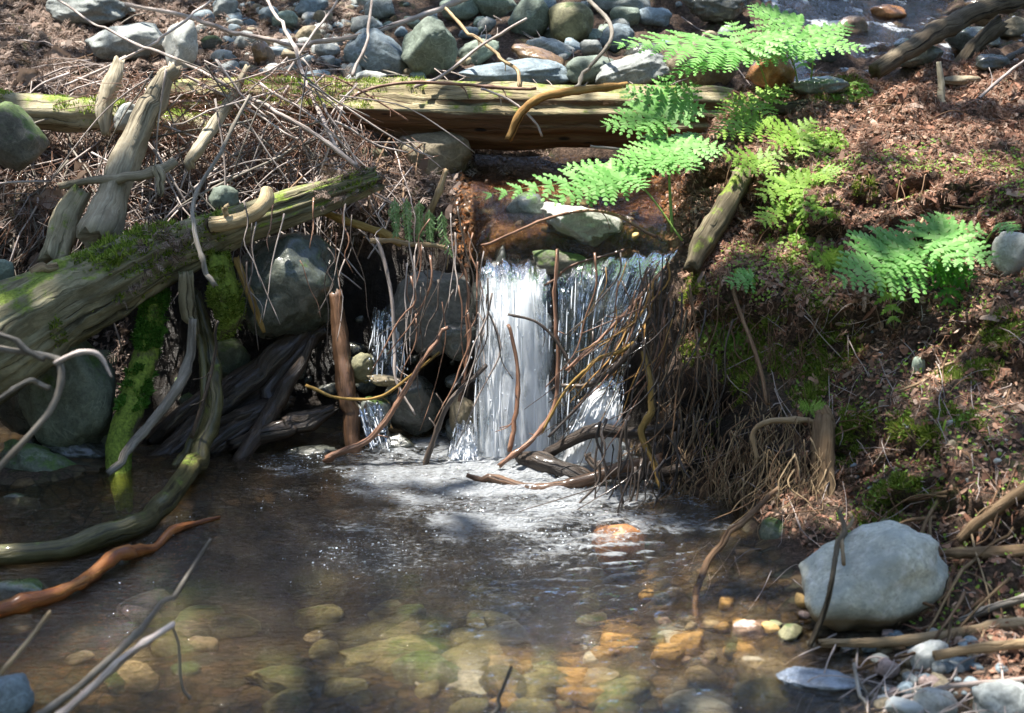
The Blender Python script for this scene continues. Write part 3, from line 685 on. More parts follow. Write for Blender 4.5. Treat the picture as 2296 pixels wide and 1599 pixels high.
S('driftwood', 'pale wide slab of wood at the left under the forked driftwood', 'weathermoss', [(175, 440, 6.75), (150, 500, 6.68), (118, 580, 6.55)], (26, 34, 30), ridge=.25, ns=18)
cs = S('stick', 'thick curved cut stick with a dark round sawn end', 'cut', [(472, 505, 6.36), (520, 498, 6.36), (565, 480, 6.38), (592, 455, 6.42), (598, 425, 6.46)], (18, 18, 17, 16, 13), broken=.03)
a_, b_ = np.array(at(472, 505, 6.36)), np.array(at(480, 503.5, 6.36)); ax = (a_-b_)/np.linalg.norm(a_-b_); ax = (ax + np.array([0, -.9, .0])); ax /= np.linalg.norm(ax)
e1 = np.cross(ax, (0, 0, 1)); e1 /= np.linalg.norm(e1); e2 = np.cross(ax, e1); rr_ = 18.5*mpp(472, 505, 6.36)
V = [a_-np.array(cs.location)+ax*.010]; F = []
for ring, (q, dz) in enumerate(((.45, .010), (.8, .009), (1.0, .004), (1.0, -.02))):
    for j in range(20):
        t = j*math.pi/10; V.append(a_-np.array(cs.location)+ax*dz+(e1*math.cos(t)+e2*math.sin(t))*rr_*q*(1+.03*math.sin(3*t+ring)))
for j in range(20):
    F.append([0, 1+j, 1+(j+1) % 20])
    for g in range(3): F.append([1+g*20+j, 1+g*20+(j+1) % 20, 21+g*20+(j+1) % 20, 21+g*20+j])
mk('cut_face', np.array(V), F, WM['barkdark'], cs, uv=[(0, 0)]*sum(len(f) for f in F))
S('knob', None, 'cut', [(508, 482, 6.35), (506, 468, 6.34), (512, 460, 6.34)], (5, 5, 4), parent=cs)
S('stick', 'short square ended stick lying on litter above the slanting log', 'tan', [(70, 612, 6.05), (130, 598, 6.1)], (10, 11), broken=.05)
S('stick', 'grey pointed stick rising above the cedar sprigs', 'tan', [(1000, 382, 6.55), (985, 430, 6.55), (965, 478, 6.6), (940, 520, 6.65)], (5, 7, 8, 8))
S('stick', 'curved golden stick resting on the fallen log', 'goldstick', [(1140, 312, 7.36), (1172, 255, 7.36), (1225, 218, 7.37), (1300, 203, 7.4), (1405, 190, 7.5)], (9, 10, 10, 9, 7), cat_='stick')
mp_ = S('mossy_pole', 'upright pole thick with green moss standing in the pool', 'mossy', [(352, 660, 6.4), (335, 770, 6.3), (295, 900, 6.15), (268, 1020, 6.0), (278, 1150, 5.75)], (24, 26, 27, 27, 22), cat_='pole', ridge=.1)
grow_moss(mp_, 26000, lambda p, n: (p[:, 2] > .22) & (fbm(p*7, 8, 4) > -.35), 'mossdark', h=.016, w=.007)
q = S('stub', 'short thick mossy stub hanging below the slanting log', 'mossy', [(490, 575, 6.42), (498, 650, 6.38), (508, 715, 6.35), (500, 752, 6.35)], (22, 32, 28, 12), ridge=.2, cat_='branch stub')
grow_moss(q, 9000, lambda p, n: fbm(p*9, 12, 4) > -.1, 'moss', h=.013)
q = S('stub', 'narrow splintered stub hanging left of the thick mossy one', 'weathermoss', [(418, 615, 6.3), (422, 680, 6.3), (438, 745, 6.3)], (16, 19, 8), ridge=.2, cat_='branch stub')
S('branch', 'bent olive branch sweeping from the hollow down along the water to the left edge', 'wetolive', [(440, 660, 6.5), (470, 770, 6.4), (488, 880, 6.2), (462, 990, 6.0), (405, 1085, 5.66), (310, 1170, 5.2), (190, 1215, 4.98), (80, 1238, 4.88), (-60, 1246, 4.85)], (12, 17, 20, 22, 24, 24, 22, 20, 20), ridge=.08)
S('branch', 'slender yellow branch just left of the bent olive branch', 'wetolive', [(432, 650, 6.5), (448, 780, 6.35), (452, 900, 6.2), (430, 1000, 6.1), (392, 1050, 6.0)], (8, 9, 10, 11, 11))
S('branch', 'thin elbowed branch crossing the foot of the mossy pole', 'grey', [(432, 720, 6.25), (418, 800, 6.2), (398, 870, 6.1), (350, 945, 6.0), (300, 1005, 5.88), (244, 1060, 5.75)], (9, 12, 12, 11, 11, 8))
S('branch', 'weathered yellow stick hanging in front of the round boulder', 'yellow', [(530, 580, 6.38), (552, 635, 6.35), (575, 700, 6.34), (592, 745, 6.34)], (7, 8, 8, 4))
S('post', 'reddish brown wet post standing by the left seep', 'wetbrown', [(752, 660, 6.5), (765, 760, 6.42), (780, 880, 6.32), (798, 1025, 6.2)], (15, 18, 19, 17), ridge=.12)
S('wet_log', 'wide wet dark trunk sloping down into the hollow', 'wetdark', [(740, 690, 6.75), (650, 790, 6.6), (540, 880, 6.5), (420, 985, 6.3), (320, 1060, 6.1)], (26, 40, 42, 36, 26), cat_='log', ridge=.16, ns=30)
for pts_, rr_, lb_ in (([(730, 740, 6.6), (640, 850, 6.5), (560, 920, 6.4), (470, 960, 6.3)], (14, 20, 18, 12), 'wet black root lying over the wide dark trunk'), ([(600, 790, 6.62), (500, 880, 6.5), (420, 930, 6.4), (330, 1000, 6.3)], (10, 18, 20, 16), 'crooked wet root above the wide dark trunk'), ([(560, 960, 6.3), (480, 1010, 6.2), (400, 1040, 6.1), (330, 1055, 6.05)], (12, 16, 14, 10), 'low crooked wet root at the left back shore')):
    S('root', lb_, 'wetdark', pts_, rr_, ridge=.12, wob=.03)
S('stick', 'grey wet stick leaning on the dark trunk with its foot in the pool', 'wetdark', [(700, 760, 6.45), (640, 870, 6.35), (590, 960, 6.25), (530, 1042, 6.1)], (9, 17, 18, 16), ridge=.1)
S('driftwood', 'wet splintered driftwood lying in the hollow left of the post', 'wetdark', [(752, 915, 6.35), (690, 950, 6.3), (610, 965, 6.25), (520, 1000, 6.2)], (12, 24, 22, 14), ridge=.25)
S('driftwood', 'low wet root at the back shore of the pool', 'wetdark', [(650, 900, 6.4), (560, 940, 6.35), (470, 1000, 6.2), (400, 1050, 6.05)], (14, 22, 24, 16), ridge=.25)
rock(160, 890, 215, 285, 'stumpy', 'big dim green boulder in the hollow left of the mossy pole', 14, .3, 6.25, cat='boulder', name='boulder')
rock(60, 880, 130, 190, 'dark', 'dark boulder at the left edge behind the foreground branch', 0, .3, 6.3)
S('orange_branch', 'wet orange barked branch floating at the left edge of the pool', 'orange', [(-60, 1385, 4.35), (60, 1352, 4.46), (150, 1325, 4.56), (230, 1275, 4.75), (300, 1232, 4.92), (345, 1215, 5.0), (385, 1182, 5.15), (440, 1170, 5.25), (492, 1160, 5.31)], (17, 18, 13, 16, 15, 9, 12, 7, 4), cat_='branch', rough=.22, ns=12)
S('branch', 'thick grey brown branch slanting across the upper cascade at top right', 'barkdark', [(1965, 158, 7.3), (2040, 105, 7.5), (2110, 65, 7.7), (2190, 25, 7.95), (2330, -10, 8.3)], (17, 20, 23, 22, 22), ridge=.06, cat_='branch')
S('post', 'mossy broken post leaning on the left edge of the right bank', 'postdark', [(1665, 395, 6.55), (1625, 470, 6.4), (1585, 540, 6.3), (1552, 600, 6.2)], (22, 26, 26, 18), ridge=.18)
S('post', 'crumbling brown wood post standing in the right bank', 'bark', [(1846, 925, 5.4), (1850, 1010, 5.3), (1852, 1100, 5.22), (1850, 1200, 5.1)], (18, 26, 27, 26), ridge=.2)
S('stick', 'light brown broken stick end poking out of the root mass', 'tan', [(1650, 1240, 5.02), (1710, 1235, 5.0), (1800, 1240, 4.98)], (9, 11, 11))
# dark branches at the foot of the fall
S('branch', 'dark wet branch lying across the foam with an arched middle', 'wetbrown', [(1048, 1066, 5.78), (1110, 1080, 5.75), (1190, 1098, 5.7), (1280, 1086, 5.7), (1380, 1055, 5.72), (1480, 1030, 5.74)], (5, 10, 12, 13, 15, 16))
S('branch', 'black wet branch angled over the foot of the right fall', 'wetdark', [(1225, 1018, 5.95), (1290, 990, 5.92), (1350, 972, 5.9), (1440, 968, 5.9), (1530, 950, 5.85)], (12, 15, 15, 13, 11))
S('driftwood', 'flat dark wet wood wedged in the foam below the fall', 'wetdark', [(1160, 1020, 5.98), (1220, 1042, 5.92), (1310, 1072, 5.82), (1350, 1095, 5.8)], (10, 22, 17, 8), ridge=.2)
S('branch', 'dark branch with a stub end leaning right of the foam', 'wetdark', [(1318, 1020, 5.85), (1360, 1060, 5.74), (1440, 1062, 5.7), (1540, 1050, 5.66)], (8, 11, 12, 12))
S('root', 'thick pale yellow root hanging with a kink right of the fall', 'yellow', [(1442, 790, 5.9), (1458, 850, 5.85), (1460, 910, 5.8), (1440, 965, 5.72), (1468, 1020, 5.65), (1482, 1095, 5.58)], (6, 7, 8, 8, 7, 5))
S('root', 'long reddish root trailing down over the bank to the shallows', 'root', [(1745, 1095, 5.15), (1690, 1150, 5.0), (1600, 1240, 4.85), (1575, 1300, 4.75), (1562, 1370, 4.55), (1575, 1425, 4.38)], (5, 7, 8, 8, 6, 5))
S('root', 'arched pale root forming a small loop on the right bank', 'tan', [(1698, 1030, 5.35), (1692, 975, 5.38), (1725, 952, 5.38), (1790, 945, 5.4), (1850, 945, 5.4)], (5, 6, 7, 7, 5))
S('stick', 'dark stick with a mossy band leaning in front of the white boulder', 'barkdark', [(1884, 1140, 4.7), (1880, 1200, 4.4), (1868, 1290, 4.14), (1850, 1370, 4.10), (1815, 1450, 4.06)], (5, 7, 6, 7, 6))
S('stick', 'thin tan stick standing behind the mossy banded stick', 'tan', [(1905, 1150, 4.65), (1895, 1210, 4.35), (1892, 1265, 4.2)], (4, 5, 5))
S('branch', 'thick bare branch running level to the right edge below the white boulder', 'tan', [(1842, 1442, 4.13), (1950, 1436, 4.12), (2080, 1424, 4.12), (2330, 1396, 4.12)], (8, 11, 13, 15))
S('branch', 'tan branch with a cut tip over the pale cobbles', 'tan', [(2095, 1470, 3.93), (2170, 1458, 3.94), (2330, 1440, 3.96)], (10, 11, 12), broken=.1)
S('branch', 'grey branch rising to the right edge above the thick bare branch', 'grey', [(2080, 1412, 4.22), (2150, 1392, 4.2), (2230, 1358, 4.2), (2330, 1330, 4.2)], (6, 8, 9, 9))
S('driftwood', 'reddish splintered slab of bark at the right edge', 'bark', [(2110, 1240, 4.5), (2200, 1240, 4.45), (2320, 1232, 4.4)], (8, 14, 16), ridge=.3)
S('driftwood', 'rotting sloping bark strip at the right edge above the splintered slab', 'bark', [(2150, 1210, 4.55), (2230, 1150, 4.55), (2320, 1085, 4.55)], (9, 14, 16), ridge=.3)
S('branch', 'blurred grey root hanging at the right edge under the bank', 'barkdark', [(2190, 1075, 4.72), (2240, 1090, 4.65), (2320, 1115, 4.6)], (6, 9, 10))
S('driftwood', 'brown broken wood chunk on the bank beside the fern stems', 'barkdark', [(1705, 240, 7.1), (1760, 245, 7.1), (1810, 235, 7.1)], (12, 14, 10), ridge=.25)
S('branch', 'dark branch dipping into the cascade behind the grey branch', 'twigdark', [(2020, 215, 7.3), (2100, 195, 7.5), (2200, 160, 7.8), (2300, 110, 8.1)], (7, 8, 8, 7))
S('driftwood', 'dark split wood leaning at the upper right beside the cascade', 'barkdark', [(2130, 170, 7.9), (2180, 105, 8.0), (2240, 55, 8.1)], (12, 18, 16), ridge=.3)
S('stick', 'splintered pale stake upright on the bank crest at upper right', 'weathered', [(2105, 140, 7.2), (2112, 190, 7.15), (2120, 240, 7.1)], (5, 8, 8), ridge=.3)
# foreground branches
fb = S('branch', 'blurred forked grey branch reaching in from the left edge above the pool', 'grey', [(-40, 1105, 3.9), (50, 985, 3.98), (115, 880, 4.05), (122, 815, 4.08), (90, 800, 4.1), (-40, 790, 4.1)], (7, 7, 8, 9, 7, 7))
S('fork', None, 'grey', [(-30, 915, 4.0), (60, 862, 4.04), (110, 870, 4.06)], (6, 6, 6), parent=fb)
S('fork', None, 'twig', [(122, 815, 4.08), (170, 790, 4.08), (215, 790, 4.08), (240, 815, 4.08), (250, 845, 4.07)], (5, 6, 7, 5, 3), parent=fb)
S('fork', None, 'grey', [(-30, 740, 4.1), (40, 770, 4.1), (100, 805, 4.09)], (5, 7, 8), parent=fb)
S('twig', 'long bare foreground twig rising from the bottom left to the pool centre', 'grey', [(60, 1620, 3.45), (180, 1530, 3.55), (290, 1430, 3.65), (370, 1350, 3.75), (430, 1270, 3.85), (472, 1210, 3.9)], (9, 8, 7, 6, 5, 4))
q = S('twig', 'shorter stout foreground twig beside the long bare one with a hanging side shoot', 'twig', [(110, 1625, 3.4), (200, 1555, 3.45), (270, 1490, 3.5), (340, 1425, 3.55), (388, 1400, 3.58)], (9, 9, 9, 8, 7))
S('side_shoot', None, 'grey', [(386, 1402, 3.58), (400, 1450, 3.58), (405, 1510, 3.58), (425, 1565, 3.58)], (3.5, 3.5, 3.5, 4), parent=q)
S('twig', 'straight foreground twig at the left edge', 'tan', [(-30, 1540, 3.5), (50, 1450, 3.6), (112, 1372, 3.7)], (5, 5, 5))
S('twig', 'pale twig standing in the shallows at the bottom centre', 'grey', [(1080, 1625, 3.5), (1120, 1560, 3.55), (1147, 1495, 3.6)], (6, 5, 4))

# named thin sticks of the pile: each one its own look or place
TW = [
 ('long straight twig from the top left down across the log', 'twig', [(130, 0, 8.6), (230, 60, 8.2), (400, 140, 7.6), (570, 225, 7.1), (690, 290, 6.9), (800, 375, 6.75)], (3, 5)),
 ('long arching branch running level above the log at the top left', 'twig', [(282, 10, 8.5), (420, 38, 8.4), (560, 80, 8.3), (660, 98, 8.3), (790, 85, 8.35), (920, 45, 8.5), (1050, -5, 8.7)], (4, 6)),
 ('thin twig slanting up right to the top edge over the grey boulders', 'twig', [(150, 190, 7.9), (280, 130, 7.9), (400, 60, 8.1), (480, -5, 8.4)], (3, 3)),
 ('thin twig rising steeply from the log to the top edge at left of centre', 'twig', [(640, 170, 7.5), (700, 80, 7.7), (760, -5, 8.0)], (3, 3)),
 ('dark twig crossing steeply down in front of the log', 'twig', [(600, 0, 8.0), (655, 95, 7.5), (700, 220, 7.2), (755, 335, 6.95)], (4, 5)),
 ('upright thin twig above the mossy part of the log', 'twig', [(835, -5, 8.0), (820, 100, 7.8), (790, 170, 7.6)], (3, 4)),
 ('pale twig leaning against the squared boulder and the log', 'twig', [(930, 195, 7.5), (1000, 165, 7.6), (1090, 95, 7.7), (1180, 42, 7.8)], (4, 3)),
 ('tan twig curving down between the boulders to the log', 'tan', [(1000, 20, 8.3), (1060, 80, 8.0), (1120, 130, 7.8), (1160, 160, 7.7), (1165, 195, 7.6)], (4, 4)),
 ('grey twig bending down past the rounded boulder to the log', 'grey', [(1320, 0, 8.2), (1365, 45, 8.0), (1368, 90, 7.8), (1320, 150, 7.7), (1290, 195, 7.6)], (5, 4)),
 ('knobbly dark twig lying along the top edge of the log', 'twigred', [(790, 218, 7.4), (850, 195, 7.45), (930, 185, 7.48), (1030, 190, 7.5), (1120, 196, 7.5), (1200, 198, 7.5)], (4, 4)),
 ('thin twig hanging down the log face beside the golden stick', 'twig', [(1080, 200, 7.4), (1140, 225, 7.38), (1190, 265, 7.36), (1215, 305, 7.36)], (3, 3)),
 ('pale twig with bright tip under the right end of the log', 'twig', [(1325, 328, 7.1), (1380, 332, 7.1), (1440, 345, 7.1)], (3, 4)),
 ('reddish thin twig slanting across the log moss', 'twigred', [(745, 170, 7.4), (850, 230, 7.36), (915, 270, 7.34)], (2.5, 2)),
 ('slim grey wand drooping from the pile past the cut stick', 'grey', [(560, 215, 6.9), (500, 330, 6.7), (440, 430, 6.4), (432, 500, 6.2), (450, 570, 6.1), (482, 640, 6.05)], (4, 6)),
 ('dark twig crossing in front of the bent olive branch', 'twigdark', [(490, 720, 6.0), (478, 800, 5.98), (455, 900, 5.95), (430, 980, 5.95)], (3, 5)),
 ('yellow stick slanting under the end of the slanting log', 'yellow', [(690, 460, 6.75), (760, 490, 6.7), (850, 520, 6.65), (900, 545, 6.6)], (8, 9)),
 ('level brown twig above the boulder left of the fall', 'tan', [(830, 540, 6.4), (900, 545, 6.4), (985, 552, 6.4), (1020, 575, 6.4)], (6, 4)),
 ('long pale twig hanging beside the left seep', 'twig', [(845, 535, 6.4), (865, 600, 6.35), (880, 680, 6.3), (885, 780, 6.25), (890, 850, 6.2), (930, 930, 6.15)], (5, 3)),
 ('thin twig hanging straight beside the left edge of the fall', 'twigred', [(1010, 560, 6.35), (1045, 620, 6.32), (1050, 720, 6.28), (1045, 820, 6.2), (1030, 900, 6.15)], (4, 4)),
 ('dark twig leaning from the pool up to the left edge of the fall', 'twigdark', [(942, 1055, 6.0), (975, 970, 6.02), (1010, 900, 6.05), (1090, 820, 6.1)], (6, 5)),
 ('arched brown twig rising out of the pool behind the post', 'twigred', [(730, 1030, 6.0), (830, 980, 6.02), (890, 900, 6.06), (950, 800, 6.1), (1005, 735, 6.15)], (8, 4)),
 ('long yellow green twig reaching right from the brown post', 'yellow', [(688, 865, 6.2), (750, 890, 6.15), (850, 890, 6.1), (920, 845, 6.1), (985, 790, 6.12)], (4, 3)),
 ('orange twig hanging in the middle of the white fall', 'twigred', [(1140, 730, 6.1), (1158, 830, 6.05), (1155, 920, 6.0), (1142, 1010, 5.95)], (4, 6)),
 ('long orange twig slanting from the upper right through the fall to the foam', 'twigred', [(1250, 560, 6.2), (1245, 700, 6.1), (1248, 830, 6.05), (1240, 920, 6.0), (1190, 990, 5.95), (1120, 1045, 5.9)], (4, 6)),
 ('black thin twig curving across the middle of the fall', 'twigdark', [(1140, 705, 6.05), (1200, 725, 6.05), (1250, 770, 6.03), (1300, 850, 6.0)], (3, 4)),
 ('orange twig arching down left from the right bank over the fall', 'yellow', [(1420, 770, 5.95), (1330, 815, 5.95), (1270, 870, 5.96), (1215, 970, 5.97)], (5, 3)),
 ('dark curved stick beside the lower right fall', 'twigdark', [(1260, 865, 6.0), (1310, 868, 5.97), (1360, 840, 5.94), (1430, 770, 5.9)], (5, 7)),
 ('copper twig crossing the right hand fall from its top', 'twigred', [(1500, 590, 6.15), (1420, 680, 6.1), (1340, 760, 6.05), (1270, 830, 6.0)], (4, 4)),
 ('thin copper twig right of the mossy lip rock', 'twigred', [(1400, 560, 6.2), (1300, 590, 6.2), (1220, 640, 6.2)], (3, 3)),
 ('dark arched root over the right fall', 'twigdark', [(1490, 620, 6.1), (1440, 700, 6.05), (1370, 800, 6.0), (1300, 900, 5.95), (1230, 980, 5.9)], (4, 3)),
 ('slender twig lying over the pale rock at the lip', 'twigred', [(1080, 550, 6.5), (1180, 510, 6.48), (1290, 475, 6.46), (1380, 480, 6.45), (1470, 530, 6.4)], (3, 4)),
 ('long stick slanting down the right bank', 'root', [(1632, 605, 6.0), (1660, 700, 5.85), (1700, 810, 5.65), (1722, 905, 5.5)], (4, 5)),
 ('thin tan twig sloping across the upper right bank', 'tan', [(2140, 300, None), (2100, 420, None), (2050, 530, None), (1990, 610, None)], (4, 3)),
 ('bare cedar twig lying on the lower right bank slope', 'tan', [(2010, 880, None), (2080, 850, None), (2160, 790, None), (2200, 740, None)], (3, 4)),
 ('thin twig lying level on the right bank at the right edge', 'root', [(2130, 460, None), (2220, 470, None), (2310, 490, None)], (3, 3)),
 ('pale forked twig at the upper right edge', 'twig', [(2180, 235, 7.0), (2250, 170, 7.1), (2320, 120, 7.2)], (4, 3)),
 ('crooked pale twig in the right shore debris', 'twig', [(1900, 1625, 3.7), (2000, 1580, 3.75), (2120, 1540, 3.78), (2310, 1520, 3.8)], (5, 6)),
 ('short twig leaning in front of the blue slab', 'grey', [(1915, 1490, 3.95), (1930, 1540, 3.85), (1950, 1610, 3.75)], (5, 5)),
 ('thin reddish twig over the shore debris below the thick bare branch', 'root', [(1880, 1510, 3.95), (1990, 1480, 3.98), (2100, 1450, 4.02)], (4, 4)),
]
for lab, mt, pts, r in TW:
    pts = [p if p[2] is not None else p[:2] for p in pts]
    o = S('twig', lab, mt, pts, r, wob=.006, cat_='twig', rough=.15, broken=.6)
    P = cat([at(*p) if len(p) > 2 else hit(*p) for p in pts], 21); rs = random.Random(len(lab)*7+len(pts))
    for j in range(rs.choice((1, 2, 2, 3))):
        a = rs.randint(4, 16); d = P[a+1]-P[a]; d /= np.linalg.norm(d); sd = np.array([-d[2], rs.gauss(0, .3), d[0]])*rs.choice((-1, 1)); l = rs.uniform(.03, .09); k = mpp(*pix(P[a]), P[a][1])
        V, F, UV = tube(cat([P[a], P[a]+(d*.8+sd*.6)*l*.5, P[a]+(d*.7+sd*.9)*l], 7), (.5*min(r)*k, .25*min(r)*k), 5, a, .2, 0, .4)
        mk('side_shoot', V-np.array(o.location), F, WM[mt], o, uv=UV)

# countless look-alike twigs of the jam: each its own object
def rnd_twigs(num, box, length, rpx, mats, label, group, seed, angs, lift=(.01, .14), name='twig', Yclamp=None, inside=None, merge=False):
    r = random.Random(seed); made = 0; tries = 0; mb = MB()
    while made < num and tries < num*6:
        tries += 1
        x, y = r.uniform(box[0], box[2]), r.uniform(box[1], box[3])
        if inside and not inside(x, y): continue
        a = R(r.gauss(*r.choice(angs))); L = r.uniform(*length)
        x1, y1 = x+math.cos(a)*L, y+math.sin(a)*L
        h0, h1 = hit(x, y), hit(x1, y1)
        if Yclamp: h0 = at(x, y, min(h0.y, Yclamp)); h1 = at(x1, y1, min(h1.y, Yclamp))
        if abs(h0.y-h1.y) > .7: continue
        d0 = (CAMP-h0).normalized(); P0 = h0+d0*r.uniform(*lift); P1 = h1+d0*r.uniform(*lift)
        mid = (P0+P1)/2 + Vector((r.gauss(0, .02), r.gauss(0, .03), r.gauss(.01, .025)))*min(1.6, L/170)
        k = mpp(x, y, P0.y); rad = r.uniform(*rpx)*k
        V, F, UV = tube(cat([P0, mid, P1], 11), (rad, rad*r.uniform(.4, .8)), 5, seed*77+made, .2, 0, .6, .006)
        made += 1
        if merge: mb.add(V, F); continue
        org = np.array(mid); o = mk(name, V-org, F, WM[r.choice(mats)], uv=UV, loc=org)
        tag(o, label, name, group)
    if merge: tag(mb.build(name, WM[mats[0]]), label, name.replace('_', ' '), None, 'stuff')
pile = lambda x, y: y < 500 - max(0, (x-560))*.33 and y > 95
rnd_twigs(90, (60, 120, 840, 480), (100, 340), (1.6, 3.2), ['twig', 'twig', 'twig', 'grey'], 'thin bare twig tangled in the sunlit twig pile', 'twigs in the pile', 21, ((35, 14), (150, 14), (75, 20), (10, 12)), (.04, .3), inside=pile)
rnd_twigs(62, (330, 120, 800, 330), (130, 360), (1.8, 3.4), ['twig', 'twig', 'grey'], 'thin bare twig slanting across the front of the log', 'twigs across the log', 29, ((32, 12), (150, 12), (60, 14), (110, 12)), (.0, .25), Yclamp=7.22)
rnd_twigs(32, (620, 300, 960, 470), (80, 220), (1.6, 3), ['twig', 'twig', 'root'], 'thin twig fanning out right of the pile below the log', 'twigs fanning out below the log', 22, ((160, 14), (30, 12), (100, 20)), (.05, .3), inside=lambda x, y: x-620 > (y-300)*-.3)
rnd_twigs(26, (0, 20, 800, 190), (90, 260), (1.4, 3), ['twig', 'grey', 'root'], 'fallen twig lying on the litter at top left', 'twigs on the upper left litter', 23, ((25, 18), (155, 18)), (.01, .05))
rnd_twigs(26, (820, 20, 1640, 185), (60, 180), (.9, 1.8), ['twig'], 'fine broken twigs scattered over the boulders behind the log', None, 24, ((50, 22), (135, 22)), (.08, .16), 'fine_twigs', merge=True)
rnd_twigs(620, (40, 140, 880, 510), (40, 170), (.5, 1.2), ['twigred'], 'mat of fine red brown twigs filling the twig pile', None, 19, ((35, 25), (150, 25), (85, 30)), (.0, .22), 'fine_twigs', inside=pile, merge=True)
rnd_twigs(420, (280, 150, 760, 330), (50, 190), (.5, 1.3), ['twigred'], 'heap of fine red brown twigs lodged on the left end of the back log', None, 18, ((35, 25), (150, 25), (85, 30)), (.0, .18), 'fine_twigs', Yclamp=7.25, merge=True)
rnd_twigs(420, (60, 140, 840, 500), (50, 200), (.6, 1.5), ['twig'], 'mat of fine dead twigs filling the twig pile', None, 20, ((35, 20), (150, 20), (85, 25)), (.0, .2), 'fine_twigs', inside=pile, merge=True)
rnd_twigs(70, (0, 260, 420, 560), (60, 160), (1, 2.4), ['grey'], 'short grey twigs in the shaded left side of the pile', None, 25, ((80, 20), (140, 20), (35, 20)), (.02, .12), 'fine_twigs', merge=True)
rnd_twigs(190, (1560, 600, 2290, 1330), (30, 140), (.6, 1.5), ['twig'], 'fine pale twigs and rootlets lying on the lower face of the right bank', None, 30, ((150, 25), (100, 25), (60, 25)), (.005, .04), 'fine_twigs', merge=True)
rnd_twigs(120, (1620, 220, 2290, 1150), (40, 150), (.9, 1.9), ['root'], 'fine twigs lying on the litter of the right bank', None, 26, ((150, 25), (110, 25), (60, 25)), (.005, .03), 'fine_twigs', merge=True)
rnd_twigs(50, (1850, 1420, 2290, 1600), (80, 260), (1.2, 3), ['twig'], 'thin twigs strewn among the pebbles at lower right', None, 27, ((165, 14), (145, 14), (70, 25)), (.01, .04), 'fine_twigs', merge=True)
rnd_twigs(26, (2080, 1080, 2290, 1400), (90, 220), (2, 5), ['bark', 'root', 'tan'], 'splintered wood strip in the debris at the right edge', 'wood strips at the right edge', 28, ((135, 20), (155, 16), (110, 20)), (.01, .05), 'wood_strip')

# twigs hanging by the fall, roots hanging from the bank
def hanging(num, seed, x0f, y0f, lenf, Yf, drift, rpx, mats, label, group, name, curve=25, merge=False):
    r = random.Random(seed); mb = MB()
    for k in range(num):
        x, y = x0f(r), y0f(r); L = lenf(r); Y = Yf(x, y, r); n = 4; dx = drift(r); pts = []
        for i in range(n+1):
            t = i/n; pts.append(at(x + dx*t*t + r.gauss(0, curve*.25), y+L*t, Y - .12*t + r.gauss(0, .008)))
        kk = mpp(x, y, Y); rad = r.uniform(*rpx)*kk
        V, F, UV = tube(cat(pts, 14), (rad, rad*.5), 5 if not merge else 4, seed*31+k, .2, 0, .5, .004)
        if merge: mb.add(V, F); continue
        org = np.array(pts[2]); o = mk(name, V-org, F, WM[r.choice(mats)], uv=UV, loc=org); tag(o, label, name.replace('_', ' '), group)
    if merge:
        o = mb.build(name, WM[mats[0]]); tag(o, label, name.replace('_', ' '), group, 'stuff')
hy = lambda x, y, r: hit(x, y).y - r.uniform(.02, .12)
hanging(52, 41, lambda r: r.uniform(1440, 1640), lambda r: r.uniform(600, 930), lambda r: r.uniform(90, 330), lambda x, y, r: 6.18-(y-560)*.0009-r.uniform(0, .25), lambda r: r.gauss(-35, 60), (1.0, 2.8), ['root', 'twigdark', 'twigdark', 'barkdark'], 'thin root hanging from the left edge of the right bank', 'roots hanging beside the fall', 'root')
hanging(70, 42, lambda r: r.uniform(1500, 1830), lambda r: r.uniform(930, 1080), lambda r: r.uniform(100, 270), lambda x, y, r: hit(x, y).y - r.uniform(.02, .15), lambda r: r.gauss(-15, 60), (1.0, 2.5), ['root', 'tan', 'root'], 'brown root in the fringe hanging low over the pool', 'roots in the low fringe', 'root', 55)
hanging(260, 48, lambda r: r.uniform(1520, 1860), lambda r: r.uniform(900, 1100), lambda r: r.uniform(90, 260), lambda x, y, r: hit(x, y).y - r.uniform(.0, .10), lambda r: r.gauss(-15, 40), (.5, 1.2), ['tan'], 'pale hair thin rootlets in the fringe over the pool', None, 'rootlets', 40, merge=True)
hanging(190, 43, lambda r: r.uniform(1480, 1830), lambda r: r.uniform(640, 1080), lambda r: r.uniform(60, 220), hy, lambda r: r.gauss(-15, 50), (.6, 1.3), ['root'], 'mass of hair thin rootlets on the bank edge', None, 'rootlets', 50, merge=True)
hanging(30, 44, lambda r: r.uniform(540, 1060), lambda r: r.uniform(440, 590), lambda r: r.uniform(80, 260), lambda x, y, r: 6.45-r.uniform(0, .2), lambda r: r.gauss(15, 30), (1.2, 2.6), ['twig', 'twigred', 'twigdark'], 'twig dangling over the hollow left of the fall', 'twigs dangling over the hollow', 'twig')
hanging(24, 45, lambda r: r.uniform(930, 1120), lambda r: r.uniform(540, 720), lambda r: r.uniform(120, 300), lambda x, y, r: 6.3-r.uniform(0, .2), lambda r: r.gauss(-45, 45), (1.4, 3), ['twigred', 'twig', 'twigdark'], 'reddish twig hanging at the left side of the fall', 'twigs at the left side of the fall', 'twig')
hanging(34, 46, lambda r: r.uniform(1340, 1520), lambda r: r.uniform(560, 760), lambda r: r.uniform(130, 330), lambda x, y, r: 6.15-r.uniform(0, .22), lambda r: r.gauss(-110, 50), (1.2, 2.8), ['twigred', 'twigdark', 'goldstick'], 'copper twig trailing in the right hand fall', 'twigs trailing in the right fall', 'twig', 30)
hanging(26, 47, lambda r: r.uniform(1330, 1560), lambda r: r.uniform(930, 1060), lambda r: r.uniform(100, 260), lambda x, y, r: 5.75-r.uniform(0, .25), lambda r: r.gauss(-40, 70), (1.8, 4), ['twigdark'], 'black twig in the tangle right of the foam', 'black twigs right of the foam', 'twig', 30)

